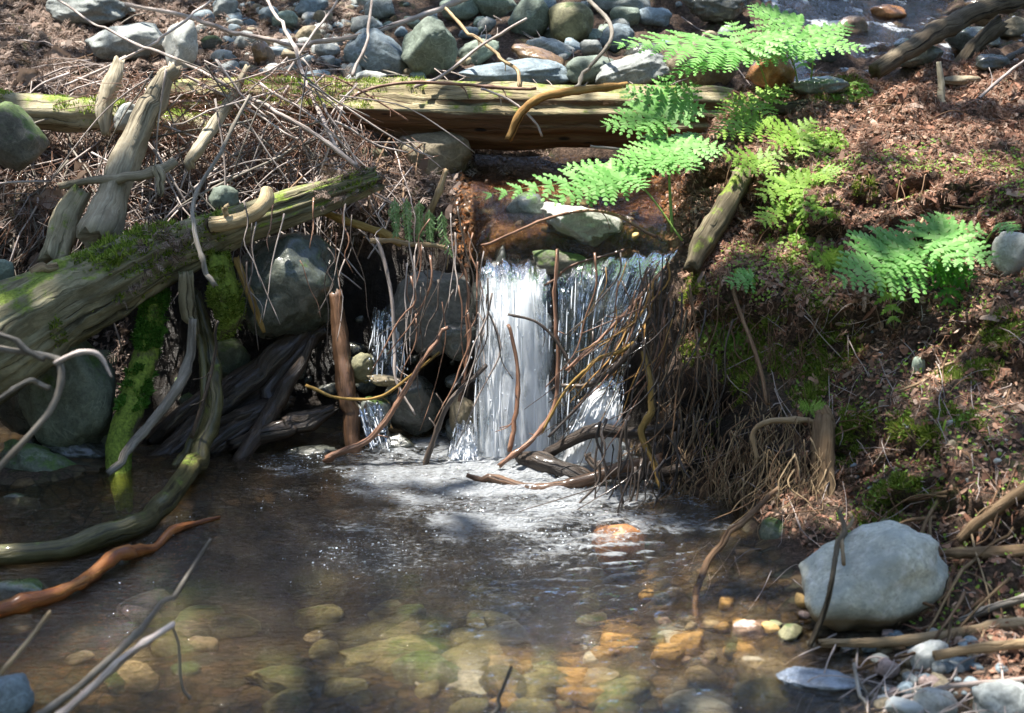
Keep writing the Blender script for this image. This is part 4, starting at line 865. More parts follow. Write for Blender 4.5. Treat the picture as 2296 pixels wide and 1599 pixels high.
# ------------------------------------------------------------------ ferns
def leaf_blade(mb, B, D, N, L, W=.56, npin=11, droop=.25, dens=1.0, r=random):
    x = D.normalized(); z = (N - x*N.dot(x)).normalized(); y = z.cross(x)
    x, y, z = map(np.array, (x, y, z)); B = np.array(B)
    rp = lambda t: B + x*L*t - z*droop*L*t*t*.5
    V = []; F = []; gap_ = L/npin
    for i in range(6):
        a, b = rp(i/6), rp((i+1)/6); w_ = .0022*(1-i/7); k = len(V)
        V += [a-y*w_, a+y*w_, b+y*w_, b-y*w_]; F.append([k, k+1, k+2, k+3])
    for i in range(npin):
        t = .06+.92*(i/npin)**.92; pl = W*L*(1-t)**.88*(.8 if i == 0 else 1)+.008
        for sd in (-1, 1):
            a = R(68-26*t+r.gauss(0, 3)); d = x*math.cos(a)+y*sd*math.sin(a); zt = z*(1)+y*sd*.0
            d = d - z*r.uniform(.0, .12); d /= np.linalg.norm(d); e = np.cross(zt, d); b0 = rp(t)
            n2 = max(4, int(pl/.022*dens))
            k = len(V); V += [b0-e*.001, b0+e*.001, b0+d*pl-z*droop*pl*.5]; F.append([k, k+1, k+2])
            sp_ = pl/n2
            for j in range(n2):
                s = (j+.5)/n2; c = b0+d*pl*s-z*droop*pl*s*s*.5; ql = (.30*pl*(1-s)**.8+.005)
                ql = min(ql, gap_*.72)
                for s2 in (-1, 1):
                    g = d*.52+e*s2*.85-z*r.uniform(-.05, .22); g /= np.linalg.norm(g); hw = d*sp_*.42; k = len(V)
                    V += [c-hw*1.3, c+g*ql*.55-hw*1.15, c+g*ql, c+g*ql*.6+hw*.85, c+hw*1.1]; F.append([k, k+1, k+2, k+3, k+4])
            k = len(V); c = b0+d*pl*.94-z*droop*pl*.45; V += [c-e*.003, c+d*.014, c+e*.003]; F.append([k, k+1, k+2])
    mb.add(V, F)
def fern(label, mat, fronds, nup=(0, -.45, 1), W=.56, group=None, name='fern'):
    """fronds: (node, [tips], stem points) in picture units with distances"""
    base = at(*fronds[0][2][-1]) if fronds[0][2] else at(*fronds[0][0])
    e = empty(name, base); tag(e, label, 'fern', group)
    for node, tips, stem in fronds:
        B = at(*node)
        for tp in tips:
            T = at(*tp[:3]); wd = tp[3] if len(tp) > 3 else W; mb = MB()
            n_ = Vector(nup) + Vector((random.gauss(0, .08), random.gauss(0, .08), 0))
            L = (T-B).length; leaf_blade(mb, B, T-B, n_, L, min(.66, wd*1.22), max(4, min(9, int(L/.042))), random.uniform(.12, .3))
            mk('leaf_blade', np.concatenate(mb.V) - np.array(base), mb.F, LM[mat], e, smooth=False)
        if stem:
            V, F, UV = tube(cat([B]+[at(*q) for q in stem], 14), (.0032, .005), 6, 5, .05, 0, 0)
            mk('stalk', V-np.array(base), F, LM['stem'], e, uv=UV)
    return e
fern('tall bright fern with sun bleached fronds at top, nearest the top edge', 'fern', [
  ((1668, 108, 6.95), [(1372, 66, 6.8, .40), (1490, 158, 6.75, .34), (1790, 60, 7.0, .5), (1640, 38, 7.15, .5)], [(1700, 140, 7.05), (1722, 200, 7.2)]),
  ((1806, 92, 7.1), [(1690, -12, 7.3, .55), (1912, 42, 7.25, .46), (1948, 104, 7.0, .36), (1800, 150, 6.95, .5), (1700, 92, 6.9, .5)], [(1822, 130, 7.15), (1815, 205, 7.25)]),
  ((1752, 105, 7.05), [(1640, 130, 6.9, .5), (1840, 118, 6.9, .4)], [(1778, 140, 7.12), (1792, 205, 7.25)]),
  ])
fern('bright fern with one upright fan shaped frond in front of the log', 'fern', [
  ((1488, 262, 6.75), [(1352, 272, 6.6, .45), (1395, 190, 6.85, .5), (1490, 160, 6.95, .5), (1565, 175, 6.9, .5), (1590, 236, 6.75, .5), (1440, 285, 6.6, .5)], [(1496, 300, 6.7), (1500, 380, 6.55), (1508, 510, 6.4)])], nup=(0, -.95, 1))
fern('wide level fern frond spreading right below the fan shaped one', 'fern', [
  ((1505, 340, 6.55), [(1376, 352, 6.4, .5), (1440, 290, 6.75, .5), (1632, 318, 6.55, .5), (1560, 280, 6.8, .5), (1555, 378, 6.35, .5), (1450, 385, 6.35, .5)], [(1500, 400, 6.5), (1506, 520, 6.4)])], nup=(0, -.6, 1))
fern('low dark green fern frond reaching far left over the stream', 'fern', [
  ((1402, 402, 6.35), [(1068, 406, 6.15, .22), (1235, 436, 6.1, .30), (1345, 350, 6.6, .6), (1260, 362, 6.45, .45), (1442, 418, 6.2, .6), (1440, 360, 6.5, .6)], [(1450, 430, 6.4), (1530, 540, 6.35)])], nup=(0, -.7, 1))
fern('small fern beside the right end of the log', 'fern2', [
  ((1690, 232, 7.0), [(1772, 182, 7.1, .5), (1598, 248, 6.85, .45), (1625, 205, 7.05, .5), (1735, 258, 6.85, .5)], [(1700, 262, 6.95), (1700, 300, 6.95)]),
  ((1698, 275, 6.85), [(1598, 292, 6.7, .5), (1640, 245, 6.9, .5), (1735, 262, 6.8, .5)], [(1690, 310, 6.8), (1670, 390, 6.7)])], nup=(0, -.6, 1))
fern('cluster of small yellow green fern fronds on the left corner of the right bank', 'fern2', [
  ((1790, 300, 6.65), [(1700, 272, 6.6, .5), (1830, 262, 6.7, .5), (1800, 350, 6.5, .5), (1730, 320, 6.5, .5)], [(1790, 340, 6.62), (1770, 420, 6.5)]),
  ((1700, 358, 6.5), [(1622, 345, 6.45, .5), (1650, 385, 6.4, .5), (1762, 335, 6.5, .5), (1740, 385, 6.4, .5)], [(1730, 390, 6.5), (1770, 430, 6.45)]),
  ((1770, 410, 6.35), [(1700, 440, 6.25, .55), (1720, 395, 6.4, .5), (1840, 390, 6.4, .5), (1800, 455, 6.2, .5)], [(1775, 440, 6.38), (1780, 470, 6.35)]),
  ((1740, 470, 6.25), [(1705, 500, 6.15, .6), (1770, 450, 6.3, .5)], [(1760, 480, 6.28), (1785, 490, 6.28)]),
  ((1840, 385, 6.4), [(1885, 378, 6.35, .6), (1860, 405, 6.3, .6)], [(1830, 405, 6.4), (1800, 440, 6.38)])], nup=(0, -.9, 1))
fern('broad fern on the slope at right with dark leaves hanging beneath it', 'fern', [
  ((2060, 552, 5.7), [(1882, 618, 5.45, .5), (1920, 560, 5.6, .45), (2035, 480, 5.85, .5), (1990, 600, 5.5, .5)], [(2080, 580, 5.75), (2100, 610, 5.8)]),
  ((2090, 540, 5.68), [(2240, 580, 5.5, .5), (2215, 500, 5.75, .5), (2120, 462, 5.85, .55), (2160, 590, 5.5, .5)], [(2095, 575, 5.72), (2105, 612, 5.8)])], nup=(0, -.9, 1))
fern('dark backlit fern leaf drooping under the broad fern', 'ferndark', [((2130, 590, 5.62), [(2130, 692, 5.55, .6), (2185, 630, 5.55, .6), (2085, 620, 5.55, .6)], [(2110, 585, 5.72), (2105, 612, 5.8)])], nup=(0, -1, .3))
fern('yellowish drooping fern leaf left of the dark backlit one', 'fern2', [((1990, 622, 5.6), [(2006, 735, 5.5, .34), (1965, 650, 5.55, .5)], [(2020, 600, 5.7), (2060, 600, 5.8)])], nup=(0, -1, .3))
fern('single small fern leaf right of the broad fern', 'fern', [((2240, 500, 5.6), [(2280, 512, 5.5, .5)], [(2225, 520, 5.65), (2200, 560, 5.7)])], nup=(0, -.8, 1))
fern('tiny fern sprig on the left shoulder of the right bank', 'fern', [((1690, 622, 5.95), [(1632, 632, 5.88, .5), (1650, 612, 5.95, .5)], [(1700, 640, 5.97)])], nup=(0, -1, 1))
fern('tiny green sprig at mid height on the right bank by a dark gap', 'fern2', [((1862, 590, 5.95), [(1870, 560, 5.92, .6), (1842, 580, 5.9, .6)], [(1865, 620, 5.98)])], nup=(0, -1.2, 1))
fern('tiny green sprig above the crumbling post', 'fern2', [((1815, 915, 5.45), [(1850, 910, 5.42, .6), (1795, 905, 5.42, .6)], [(1812, 935, 5.48)])], nup=(0, -1, 1))
# grass blade
mb = MB()
for x0, y0, x1, y1 in ((2110, 975, 2120, 940), (2115, 965, 2170, 1005)):
    h = hit(x0, y0).y-.05; a, b = at(x0, y0, h), at(x1, y1, h-.05); md = (a+b)/2+Vector((0, -.01, .02)); s_ = Vector((.006, 0, .004))
    mb.add([a, a+s_, md+s_*1.3, md-s_*.3, b], [[0, 1, 2, 3], [3, 2, 4]])
tag(mb.build('grass_blade', LM['fern2'], loc=tuple(hit(2110, 975))), 'two bright green grass blades on the lower right bank', 'grass')

# green cedar sprigs hanging left of the lip
def cedar(px, py, Y, L, dx, label, seed):
    r = random.Random(seed); mb = MB(); top = np.array(at(px, py, Y)); k = mpp(px, py, Y); q = lambda t: top+np.array([dx*k*t*t, -.05*t, -L*k*t])
    def strip(a, b, wd):
        d = b-a; s = np.cross(d, (r.gauss(0, .3), -1, r.gauss(0, .3))); s = s/np.linalg.norm(s)*wd; mb.add([a-s, a+s, (a+b)/2+s*1.2, b, (a+b)/2-s*1.2], [[0, 1, 2, 3, 4]])
    for i in range(8): strip(q(i/8), q((i+1.1)/8), .003)
    for i in range(11):
        t = .05+.9*i/11
        for sd in (-1, 1):
            l = (.034*(1-.6*t)+.008)*r.uniform(.7, 1.2); d = np.array([sd*.62, r.gauss(0, .25), -.8]); a = q(t); b = a+d*l
            strip(a, b, .0026)
            for j in range(3):
                c = a+(b-a)*(.3+.25*j); strip(c, c+np.array([sd*.2+r.gauss(0, .3), r.gauss(0, .2), -1])*l*.4, .0022); strip(c, c+np.array([sd*.9, r.gauss(0, .2), -.3])*l*.3, .002)
    o = mb.build('cedar_sprig', LM['cedar'], smooth=False, loc=tuple(top)); tag(o, label, 'sprig', 'cedar sprigs by the lip')
for i, (a, lb) in enumerate((((885, 445, 6.4, 85, 5), 'leftmost green cedar sprig hanging by the lip'), ((912, 445, 6.38, 95, 6), 'second green cedar sprig from the left by the lip'), ((940, 450, 6.4, 90, 0), 'green cedar sprig hanging just left of the grey pointed stick'), ((990, 475, 6.36, 100, 25), 'green cedar sprig hanging lowest, right of the grey pointed stick'), ((962, 470, 6.42, 70, 5), 'short green cedar sprig behind the grey pointed stick'))):
    cedar(*a, lb, 60+i)

# curled dead leaves in the left pile
def dead_leaf(px, py, size, label, seed, tilt=0):
    r = np.random.default_rng(seed); h = hit(px, py); d = (CAMP-h).normalized(); P = h+d*.06; k = mpp(px, py, P.y)*size
    u, v = np.meshgrid(np.linspace(-1, 1, 13), np.linspace(-1, 1, 9)); wd = (1-u**2)**.7*(1+.2*np.sin(u*9+seed))*.5
    x = u*.5; y = v*wd*.55; z = .22*(v**2) + .12*np.sin(u*3+seed)+.05*np.sin(v*7+u*5)
    V = np.c_[x.ravel(), y.ravel(), z.ravel()]*k
    M = np.array(Matrix.Rotation(R(tilt), 3, 'Y') @ Matrix.Rotation(R(r.uniform(35, 80)), 3, 'X') @ Matrix.Rotation(r.uniform(-.5, .5), 3, 'Z'))
    i = np.arange(9*13).reshape(9, 13); F = np.stack([i[:-1, :-1], i[:-1, 1:], i[1:, 1:], i[1:, :-1]], -1).reshape(-1, 4)
    tag(mk('dead_leaf', V@M.T, F, LM['dead'], loc=P), label, 'leaf', 'curled dead leaves')
for i, a in enumerate(((190, 245, 85, 'large curled tan dead leaf on the mossy log'), (130, 130, 60, 'curled dead leaf in litter left of the smooth rounded boulder'), (215, 125, 60, 'papery dead leaf just left of the smooth rounded boulder'), (125, 450, 80, 'grey dead leaf in the shade at the left of the pile'), (370, 535, 60, 'bluish grey dead leaf under the forked driftwood'), (180, 400, 90, 'folded grey dead leaf below the mossy left log'), (60, 180, 70, 'brown dead leaf at the left edge'), (660, 175, 50, 'brown upright dead leaf above the log'), (820, 455, 50, 'dark dead leaf at the right of the pile'), (300, 80, 50, 'brown dead leaf on the boulder edge'))):
    dead_leaf(*a, 70+i, (i*37) % 90-45)

# ------------------------------------------------------------------ ground cover: litter and moss
TRI = np.concatenate([TF[:, :3], TF[:, [0, 2, 3]]])
_a, _b, _cc = TV[TRI[:, 0]], TV[TRI[:, 1]], TV[TRI[:, 2]]; _cr = np.cross(_b-_a, _cc-_a); _ar = np.linalg.norm(_cr, axis=1)/2
_cen = (_a+_b+_cc)/3
def wet_zone(P):
    x, y, z = P[:, 0], P[:, 1], P[:, 2]
    s = ((x > -.28) & (x < .78) & (y > 6.2) & (y < 7.6)) | ((x > 1.5) & (y > 7.7) & (x < 4)) | ((y > 8) & (x > -.9) & (x < 1.7))
    return (z < .035) | s | ((x < .3) & (y < 7.0) & (y > 5.9) & (z < .84) & (x > -1.9)) | ((x < 1.15) & (x > .3) & (z < .5) & (y > 5.3))
def ground_samples(num, mask, seed):
    r = np.random.default_rng(seed); wv = _ar*mask(_cen); i = r.choice(len(TRI), num, p=wv/wv.sum())
    u, v = r.random(num), r.random(num); f = u+v > 1; u[f] = 1-u[f]; v[f] = 1-v[f]
    P = _a[i]+(_b-_a)[i]*u[:, None]+(_cc-_a)[i]*v[:, None]; N = _cr[i]/(np.linalg.norm(_cr[i], axis=1, keepdims=True)+1e-12); N[N[:, 2] < 0] *= -1
    return P, N
inview = lambda P: (np.abs(P[:, 0]) < P[:, 1]*.40+.15) & (P[:, 1] > 3.3) & (P[:, 1] < 10.6)
rightm0 = lambda P: inview(P) & ~wet_zone(P) & (P[:, 0] > .7)
rightm = lambda P: rightm0(P)*np.clip((P[:, 2]-.95)*3 + .35 + 1.1*fbm(P*2.4, 71, 3) + (P[:, 0] > P[:, 1]*.31)*.5, .26, 1)
leftm = lambda P: inview(P) & ~wet_zone(P) & (P[:, 0] < .2)
def stuff(name, parts, mat, label, cat_):
    Vs, Fs, n0 = [], [], 0
    for V, F in parts: Vs.append(V); Fs.append(F+n0); n0 += len(V)
    o = mk(name, np.concatenate(Vs), np.concatenate(Fs), mat, smooth=False); tag(o, label, cat_, None, 'stuff'); return o
r_ = np.random.default_rng(5)
P, N = ground_samples(30000, rightm, 1); a1 = flat_bits(P, N, .011, .006, r_)
P, N = ground_samples(45000, rightm, 2); a2 = flat_bits(P, N, .024, .0011, r_, .5)
P, N = ground_samples(5200, rightm, 3); a3 = sprays(P, N, .055, r_)
P, N = ground_samples(2500, rightm, 31); a4 = flat_bits(P, N, .03, .012, r_, .5)
zone = lambda P: (P[:, 0] > -.28)*(P[:, 0] < .85)*(P[:, 1] > 6.68)*(P[:, 1] < 7.6)*(P[:, 2] > .8)
P, N = ground_samples(900, zone, 32); b1 = sprays(P, N, .035, r_); P, N = ground_samples(2600, zone, 33); b2 = flat_bits(P, N, .010, .005, r_, .3)
stuff('sunken_litter', [b1, b2], LM['wetlitter'], 'orange brown wet litter caught in the shallow stream above the lip', 'litter')
stuff('forest_litter', [a1, a2, a3, a4], LM['litter'], 'red brown cedar litter and bark crumbs covering the right bank', 'litter')
P, N = ground_samples(26000, leftm, 4); a1 = flat_bits(P, N, .012, .006, r_)
P, N = ground_samples(40000, leftm, 5); a2 = flat_bits(P, N, .028, .0012, r_, .6)
P, N = ground_samples(2600, leftm, 6); a3 = sprays(P, N, .09, r_)
P, N = ground_samples(900, leftm, 61); a4 = flat_bits(P, N, .04, .018, r_, .6)
stuff('forest_litter', [a1, a2, a3, a4], LM['litter2'], 'grey brown leaf litter and dead needles covering the left bank', 'litter')
# moss cushions on the right bank
spots = [(1590, 760, .1), (1650, 860, .08), (1560, 660, .07), (1730, 760, .09), (1830, 890, .08), (2100, 950, .08), (1760, 700, .08), (1690, 800, .08), (2200, 930, .08), (1980, 1170, .08), (1810, 740, .12), (1665, 720, .09), (1630, 800, .08), (1850, 800, .12), (1720, 650, .07), (1920, 970, .09), (2020, 960, .06), (1990, 1100, .10), (1940, 1190, .07), (2170, 830, .09), (1880, 195, .12), (1830, 210, .08), (1600, 690, .07), (1910, 1030, .08), (2250, 750, .07), (1600, 980, .05), (1780, 600, .06), (1760, 820, .06), (1900, 230, .06), (1940, 430, .05), (2080, 1090, .06), (1860, 480, .06)]
pts = [(np.array(hit(x, y)), rr) for x, y, rr in spots]
def mossmask(P):
    k = np.zeros(len(P))
    for c, rr in pts: k = np.maximum(k, np.clip(1.5-np.linalg.norm(P-c, axis=1)/rr, 0, 1))
    return k*(fbm(P*11, 9, 3) > -.15)
P, N = ground_samples(48000, mossmask, 8); stuff('moss', [tufts(P, N+np.array([0, 0, .4]), .013*(.5+np.clip(1+1.2*fbm(P*30, 3, 2), .1, 2.2))[:, None], .006)], LM['moss'], 'yellow green moss cushions on the right bank', 'moss')
P, N = ground_samples(5000, lambda P: rightm(P)*(fbm(P*4, 19, 3) > .1)*(P[:, 1] < 6.6), 18); stuff('ground_plants', [flat_bits(P+N*.01, N+np.array([0, -.4, 0]), .006, .005, r_, .6)], LM['fern2'], 'tiny round leaved ground plants on the right bank', 'plants')
gp = [(np.array(hit(x, y)), rr) for x, y, rr in ((1800, 500, .12), (1850, 330, .1), (1890, 210, .12), (1860, 590, .07), (1640, 760, .1), (1780, 430, .1))]
P, N = ground_samples(2600, lambda P: np.max([np.clip(1.3-np.linalg.norm(P-c, axis=1)/rr, 0, 1) for c, rr in gp], axis=0), 28)
stuff('ground_plants', [flat_bits(P+N*.02, N+np.array([0, -.5, 0]), .009, .008, r_, .6)], LM['fern2'], 'small clover like leaves clustered on the bank shoulder', 'plants')

# ------------------------------------------------------------------ water
def water_mat(name, foam_scale, tint, foamcol=(.82, .86, .9), rip=40, stretch=(1, 1, 1), bumpd=.006, refr=.35, soft=(.46, .64), fgrain=0):
    m = NT(name); t = m.t; t.nodes.remove(m.b)
    v = m.coord('UV', stretch); at_ = m.n('ShaderNodeAttribute', attribute_name='foam').outputs['Fac']
    bp = m.n('ShaderNodeBump'); bp.inputs['Distance'].default_value = bumpd; m.l(m.noise(v, rip, 3, .55), bp.inputs['Height'])
    tr = m.n('ShaderNodeBsdfTransparent'); tr.inputs[0].default_value = (*tint, 1)
    rf = m.n('ShaderNodeBsdfRefraction'); rf.inputs[0].default_value = (*tint, 1); rf.inputs['IOR'].default_value = 1.33; rf.inputs['Roughness'].default_value = .0; m.l(bp.outputs[0], rf.inputs['Normal'])
    mx0 = m.n('ShaderNodeMixShader'); mx0.inputs[0].default_value = refr; m.l(tr.outputs[0], mx0.inputs[1]); m.l(rf.outputs[0], mx0.inputs[2])
    gl = m.n('ShaderNodeBsdfGlossy'); gl.inputs['Roughness'].default_value = .02; m.l(bp.outputs[0], gl.inputs['Normal'])
    fr = m.n('ShaderNodeFresnel'); fr.inputs[0].default_value = 1.55; m.l(bp.outputs[0], fr.inputs['Normal'])
    mx = m.n('ShaderNodeMixShader'); m.l(fr.outputs[0], mx.inputs[0]); m.l(mx0.outputs[0], mx.inputs[1]); m.l(gl.outputs[0], mx.inputs[2])
    fo = m.n('ShaderNodeBsdfDiffuse'); fo.inputs[0].default_value = (*foamcol, 1); ft = m.n('ShaderNodeBsdfTranslucent'); ft.inputs[0].default_value = (*foamcol, 1)
    fg = m.n('ShaderNodeMixShader'); fg.inputs[0].default_value = .5; m.l(fo.outputs[0], fg.inputs[1]); m.l(ft.outputs[0], fg.inputs[2])
    n1 = m.noise(v, foam_scale, 6, .68, .3)
    if fgrain:
        gv = m.vor(v, fgrain); fb = m.n('ShaderNodeBump'); fb.inputs['Distance'].default_value = .012; m.l(m.math('ADD', gv, m.math('MULTIPLY', n1, 1.5)), fb.inputs['Height'])
        m.l(fb.outputs[0], fo.inputs['Normal'])
        fc = m.ramp(m.math('ADD', m.math('MULTIPLY', gv, .8), m.math('MULTIPLY', n1, .6)), [(.35, tuple(foamcol)), (.85, tuple(np.array(foamcol)*.66))]); m.l(fc, fo.inputs[0])
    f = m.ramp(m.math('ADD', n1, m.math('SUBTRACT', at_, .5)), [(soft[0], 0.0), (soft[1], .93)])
    mo = m.n('ShaderNodeMixShader'); m.l(f, mo.inputs[0]); m.l(mx.outputs[0], mo.inputs[1]); m.l(fg.outputs[0], mo.inputs[2])
    m.l(mo.outputs[0], m.out.inputs[0]); return m.m
# pool
px_, py_ = np.arange(-3.0, 1.75, .0125), np.arange(2.7, 6.5, .0125)
Xp, Yp = np.meshgrid(px_, py_); W0 = np.array(at(1200, 1020, 6.15))[:2]
D = np.hypot(Xp-W0[0], (Yp-W0[1])); q3 = np.c_[Xp.ravel(), Yp.ravel(), np.zeros(Xp.size)]
nzs = fbm(q3*np.array([5, 9, 1]), 2, 4).reshape(Xp.shape); nz2 = fbm(q3*np.array([16, 34, 1])+9, 7, 3).reshape(Xp.shape)
ph = D*2*math.pi/.075 + nzs*3.2
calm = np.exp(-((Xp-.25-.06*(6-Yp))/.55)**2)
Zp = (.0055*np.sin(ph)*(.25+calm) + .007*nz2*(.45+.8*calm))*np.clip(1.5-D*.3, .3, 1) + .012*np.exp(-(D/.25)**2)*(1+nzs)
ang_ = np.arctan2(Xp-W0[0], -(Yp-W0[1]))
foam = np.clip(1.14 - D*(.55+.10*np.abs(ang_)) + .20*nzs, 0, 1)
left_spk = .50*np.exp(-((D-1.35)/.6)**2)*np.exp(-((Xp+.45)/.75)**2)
reflection_arcs = calm*np.clip(np.sin(ph)-.0+.6*nz2, 0, 1)*np.exp(-((D-1.25)/.6)**2)*.8  # pale ripple arcs painted as the fall's reflection, in foam colour
foam = np.clip(np.maximum(np.maximum(foam, left_spk), reflection_arcs), 0, 1)*.86  # real foam and the painted reflection share this mask
i = np.arange(Xp.size).reshape(Xp.shape); F = np.stack([i[:-1, :-1], i[:-1, 1:], i[1:, 1:], i[1:, :-1]], -1).reshape(-1, 4)
uvp = np.c_[Xp.ravel(), Yp.ravel()][F.ravel()]
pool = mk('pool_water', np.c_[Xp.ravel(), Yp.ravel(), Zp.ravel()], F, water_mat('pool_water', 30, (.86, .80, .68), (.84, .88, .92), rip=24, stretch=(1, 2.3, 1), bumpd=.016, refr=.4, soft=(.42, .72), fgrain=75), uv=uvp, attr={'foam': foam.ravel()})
tag(pool, kind='structure')
# bubbles
mw = NT('bubble', .15, .6); mw.b.inputs['Base Color'].default_value = (.6, .64, .68, 1); mw.b.inputs['Subsurface Weight'].default_value = 0
def blobs(C, rad, sc=(1, 1, 1)):
    Pv, Fv = ico(1); Fv = np.array(Fv); m = len(C)
    V = (C[:, None]+Pv[None]*rad[:, None, None]*np.array(sc)).reshape(-1, 3); F = (Fv[None]+np.arange(m)[:, None, None]*len(Pv)).reshape(-1, 3); return V, F
r_ = np.random.default_rng(17); n_ = 18000
cx_ = r_.uniform(-1.5, 1.0, n_); cy_ = r_.uniform(4.2, 6.25, n_)
d_ = np.hypot(cx_-W0[0], cy_-W0[1]); nn_ = fbm(np.c_[cx_*4, cy_*4, cx_*0], 2, 4)
keep = r_.random(n_) < np.clip(.9-d_*.75+.35*nn_, 0, 1)*.8 + .12*np.exp(-((d_-1.3)/.5)**2)*(cx_ < .1)*(nn_ > .35)
cx_, cy_ = cx_[keep], cy_[keep]
V, F = blobs(np.c_[cx_, cy_, np.full(len(cx_), .004)], (.0011+.0042*r_.random(len(cx_))**3), (1, 1, .7))
tag(mk('foam_bubbles', V, F, mw.m), 'white bubbles and foam floating on the pool below the fall', 'foam', None, 'stuff')

# falling water: sheets swept from the lip to the pool
wf_mat = water_mat('fall_water', 1.0, (.85, .87, .88), (.92, .95, .98), rip=3, stretch=(20, 5.5, 1), bumpd=.014, soft=(.42, .74))
wst = NT('white_strand', .3, .5); wst.b.inputs['Base Color'].default_value = (.85, .89, .94, 1); wst.b.inputs['IOR'].default_value = 1.2
def fall(top, bot, dens, label, name='waterfall', nu=40, nv=70, bow=.0, lip=0, strands=60, seed=0, thick=.03):
    """top, bot: left and right ends as picture points with distances"""
    T0, T1, B0, B1 = (np.array(at(*q)) for q in (*top, *bot)); r = np.random.default_rng(seed+900)
    u, v = np.meshgrid(np.linspace(0, 1, nu), np.linspace(0, 1, nv))
    def S_(u, v):
        u = np.asarray(u)[..., None]; v = np.asarray(v)[..., None]
        Tp, Bp = T0*(1-u)+T1*u, B0*(1-u)+B1*u; vc = np.clip(v, 1e-4, 1)
        g = np.concatenate([vc, vc**.5, vc**1.45], -1) if bow else np.concatenate([vc]*3, -1)
        Pt = Tp*(1-g)+Bp*g + np.array([0, -1, 0])*.04*np.sin(u*math.pi)*v + np.array([0, 0, .010])*np.sin(u*17+seed)*(1-v)
        return Pt
    Pt = S_(u, v).reshape(-1, 3); W_ = np.linalg.norm(T1-T0); H_ = np.linalg.norm(B0-T0)
    nn = fbm(np.c_[u.ravel()*W_*26+seed*5, v.ravel()*H_*2.2, u.ravel()*0+seed], 3, 4)
    Pt = Pt + np.c_[nn*.008, -np.abs(nn)*thick, nn*0]
    edge = np.minimum(u, 1-u).ravel(); e2 = np.clip(v/.28, 0, 1).ravel()**1.3; n5 = fbm(np.c_[u.ravel()*W_*17+seed*3, v.ravel()*H_*8, u.ravel()*0+seed*2], 13, 3)
    fm = np.clip(dens*(.55+.6*np.clip(edge*5, 0, 1)) + .25*nn + .22*n5, 0, 1)*(.2+.8*e2)*.82
    i = np.arange(nu*nv).reshape(nv, nu); F = np.stack([i[:-1, :-1], i[:-1, 1:], i[1:, 1:], i[1:, :-1]], -1).reshape(-1, 4)
    uv = np.c_[u.ravel()*W_+seed*3.3, v.ravel()*H_][F.ravel()]
    e = empty(name, tuple((T0+T1)/2)); org = np.array(e.location)
    tag(e, label, 'waterfall', None, 'structure')
    mk('water_sheet', Pt-org, F, wf_mat, e, uv=uv, attr={'foam': fm})
    mb = MB()
    for k in range(strands):
        u0 = r.uniform(.02, .98); v0 = r.uniform(.16, .85); l = r.uniform(.08, .3); n = 8; tv = np.linspace(v0, min(1, v0+l), n)
        C = S_(np.full(n, u0)+r.normal()*.02*np.linspace(0, 1, n), tv) + np.array([0, -thick*r.uniform(.5, 2.2), 0]); wd = r.uniform(.0015, .004)*np.sin(np.linspace(.12, 3.0, n))**.7
        V = []; 
        for a in range(4): V.append(C+np.c_[np.cos(a*1.5708)*wd, np.sin(a*1.5708)*wd*.7, wd*0])
        V = np.stack(V, 1).reshape(-1, 3); Fq = [[i_*4+j, i_*4+(j+1) % 4, (i_+1)*4+(j+1) % 4, (i_+1)*4+j] for i_ in range(n-1) for j in range(4)]
        mb.add(V-org, Fq)
    m_ = int(strands*2.2); uu = r.uniform(-.03, 1.03, m_); vv = r.uniform(.1, 1, m_)
    C = S_(uu, vv)+np.c_[r.normal(size=m_)*.01, -r.uniform(0, .10, m_)*vv, r.normal(size=m_)*.01]-org
    V, F = blobs(C, r.uniform(.0015, .0042, m_), (1, 1, 1.9)); mb.add(V, F.tolist())
    q = mb.build('white_water', wst.m, e); tag(q, kind='stuff')
fall(((1085, 545, 6.72), (1228, 550, 6.72)), ((1056, 1022, 6.2), (1250, 1022, 6.2)), 1.08, 'main white sheet of the small waterfall', strands=55, seed=1, bow=.12)
fall(((1090, 572, 6.56), (1222, 578, 6.56)), ((1070, 1020, 6.13), (1235, 1020, 6.13)), .86, 'front veil of the main fall', strands=30, seed=2, bow=.12)
fall(((1250, 580, 6.56), (1420, 565, 6.54)), ((1240, 1015, 6.2), (1330, 1010, 6.18)),  .17, 'thinner right hand fall with slanting streaks', strands=22, seed=3, bow=.10)
fall(((1395, 570, 6.42), (1520, 560, 6.38)), ((1310, 860, 6.15), (1400, 850, 6.1)), .13, 'broken streaks of water sliding down the bank at right', strands=18, seed=4, bow=.04, thick=.015)
fall(((1335, 850, 6.14), (1400, 845, 6.12)), ((1240, 1030, 6.0), (1385, 1030, 5.95)), .7, 'low slanting cascade right of the main fall', strands=60, seed=5, bow=.03)
fall(((840, 690, 6.55), (905, 690, 6.55)), ((820, 850, 6.42), (910, 840, 6.42)), .42, 'thin seep falling left of the angular boulder', strands=30, seed=6)
fall(((1020, 945, 6.22), (1062, 945, 6.22)), ((1000, 1030, 6.1), (1075, 1030, 6.1)), .7, 'splash at the left foot of the fall', strands=30, seed=7)
fall(((800, 905, 6.3), (860, 900, 6.3)), ((830, 1000, 6.2), (880, 1000, 6.2)), .35, 'trickle behind the brown post', strands=16, seed=8)
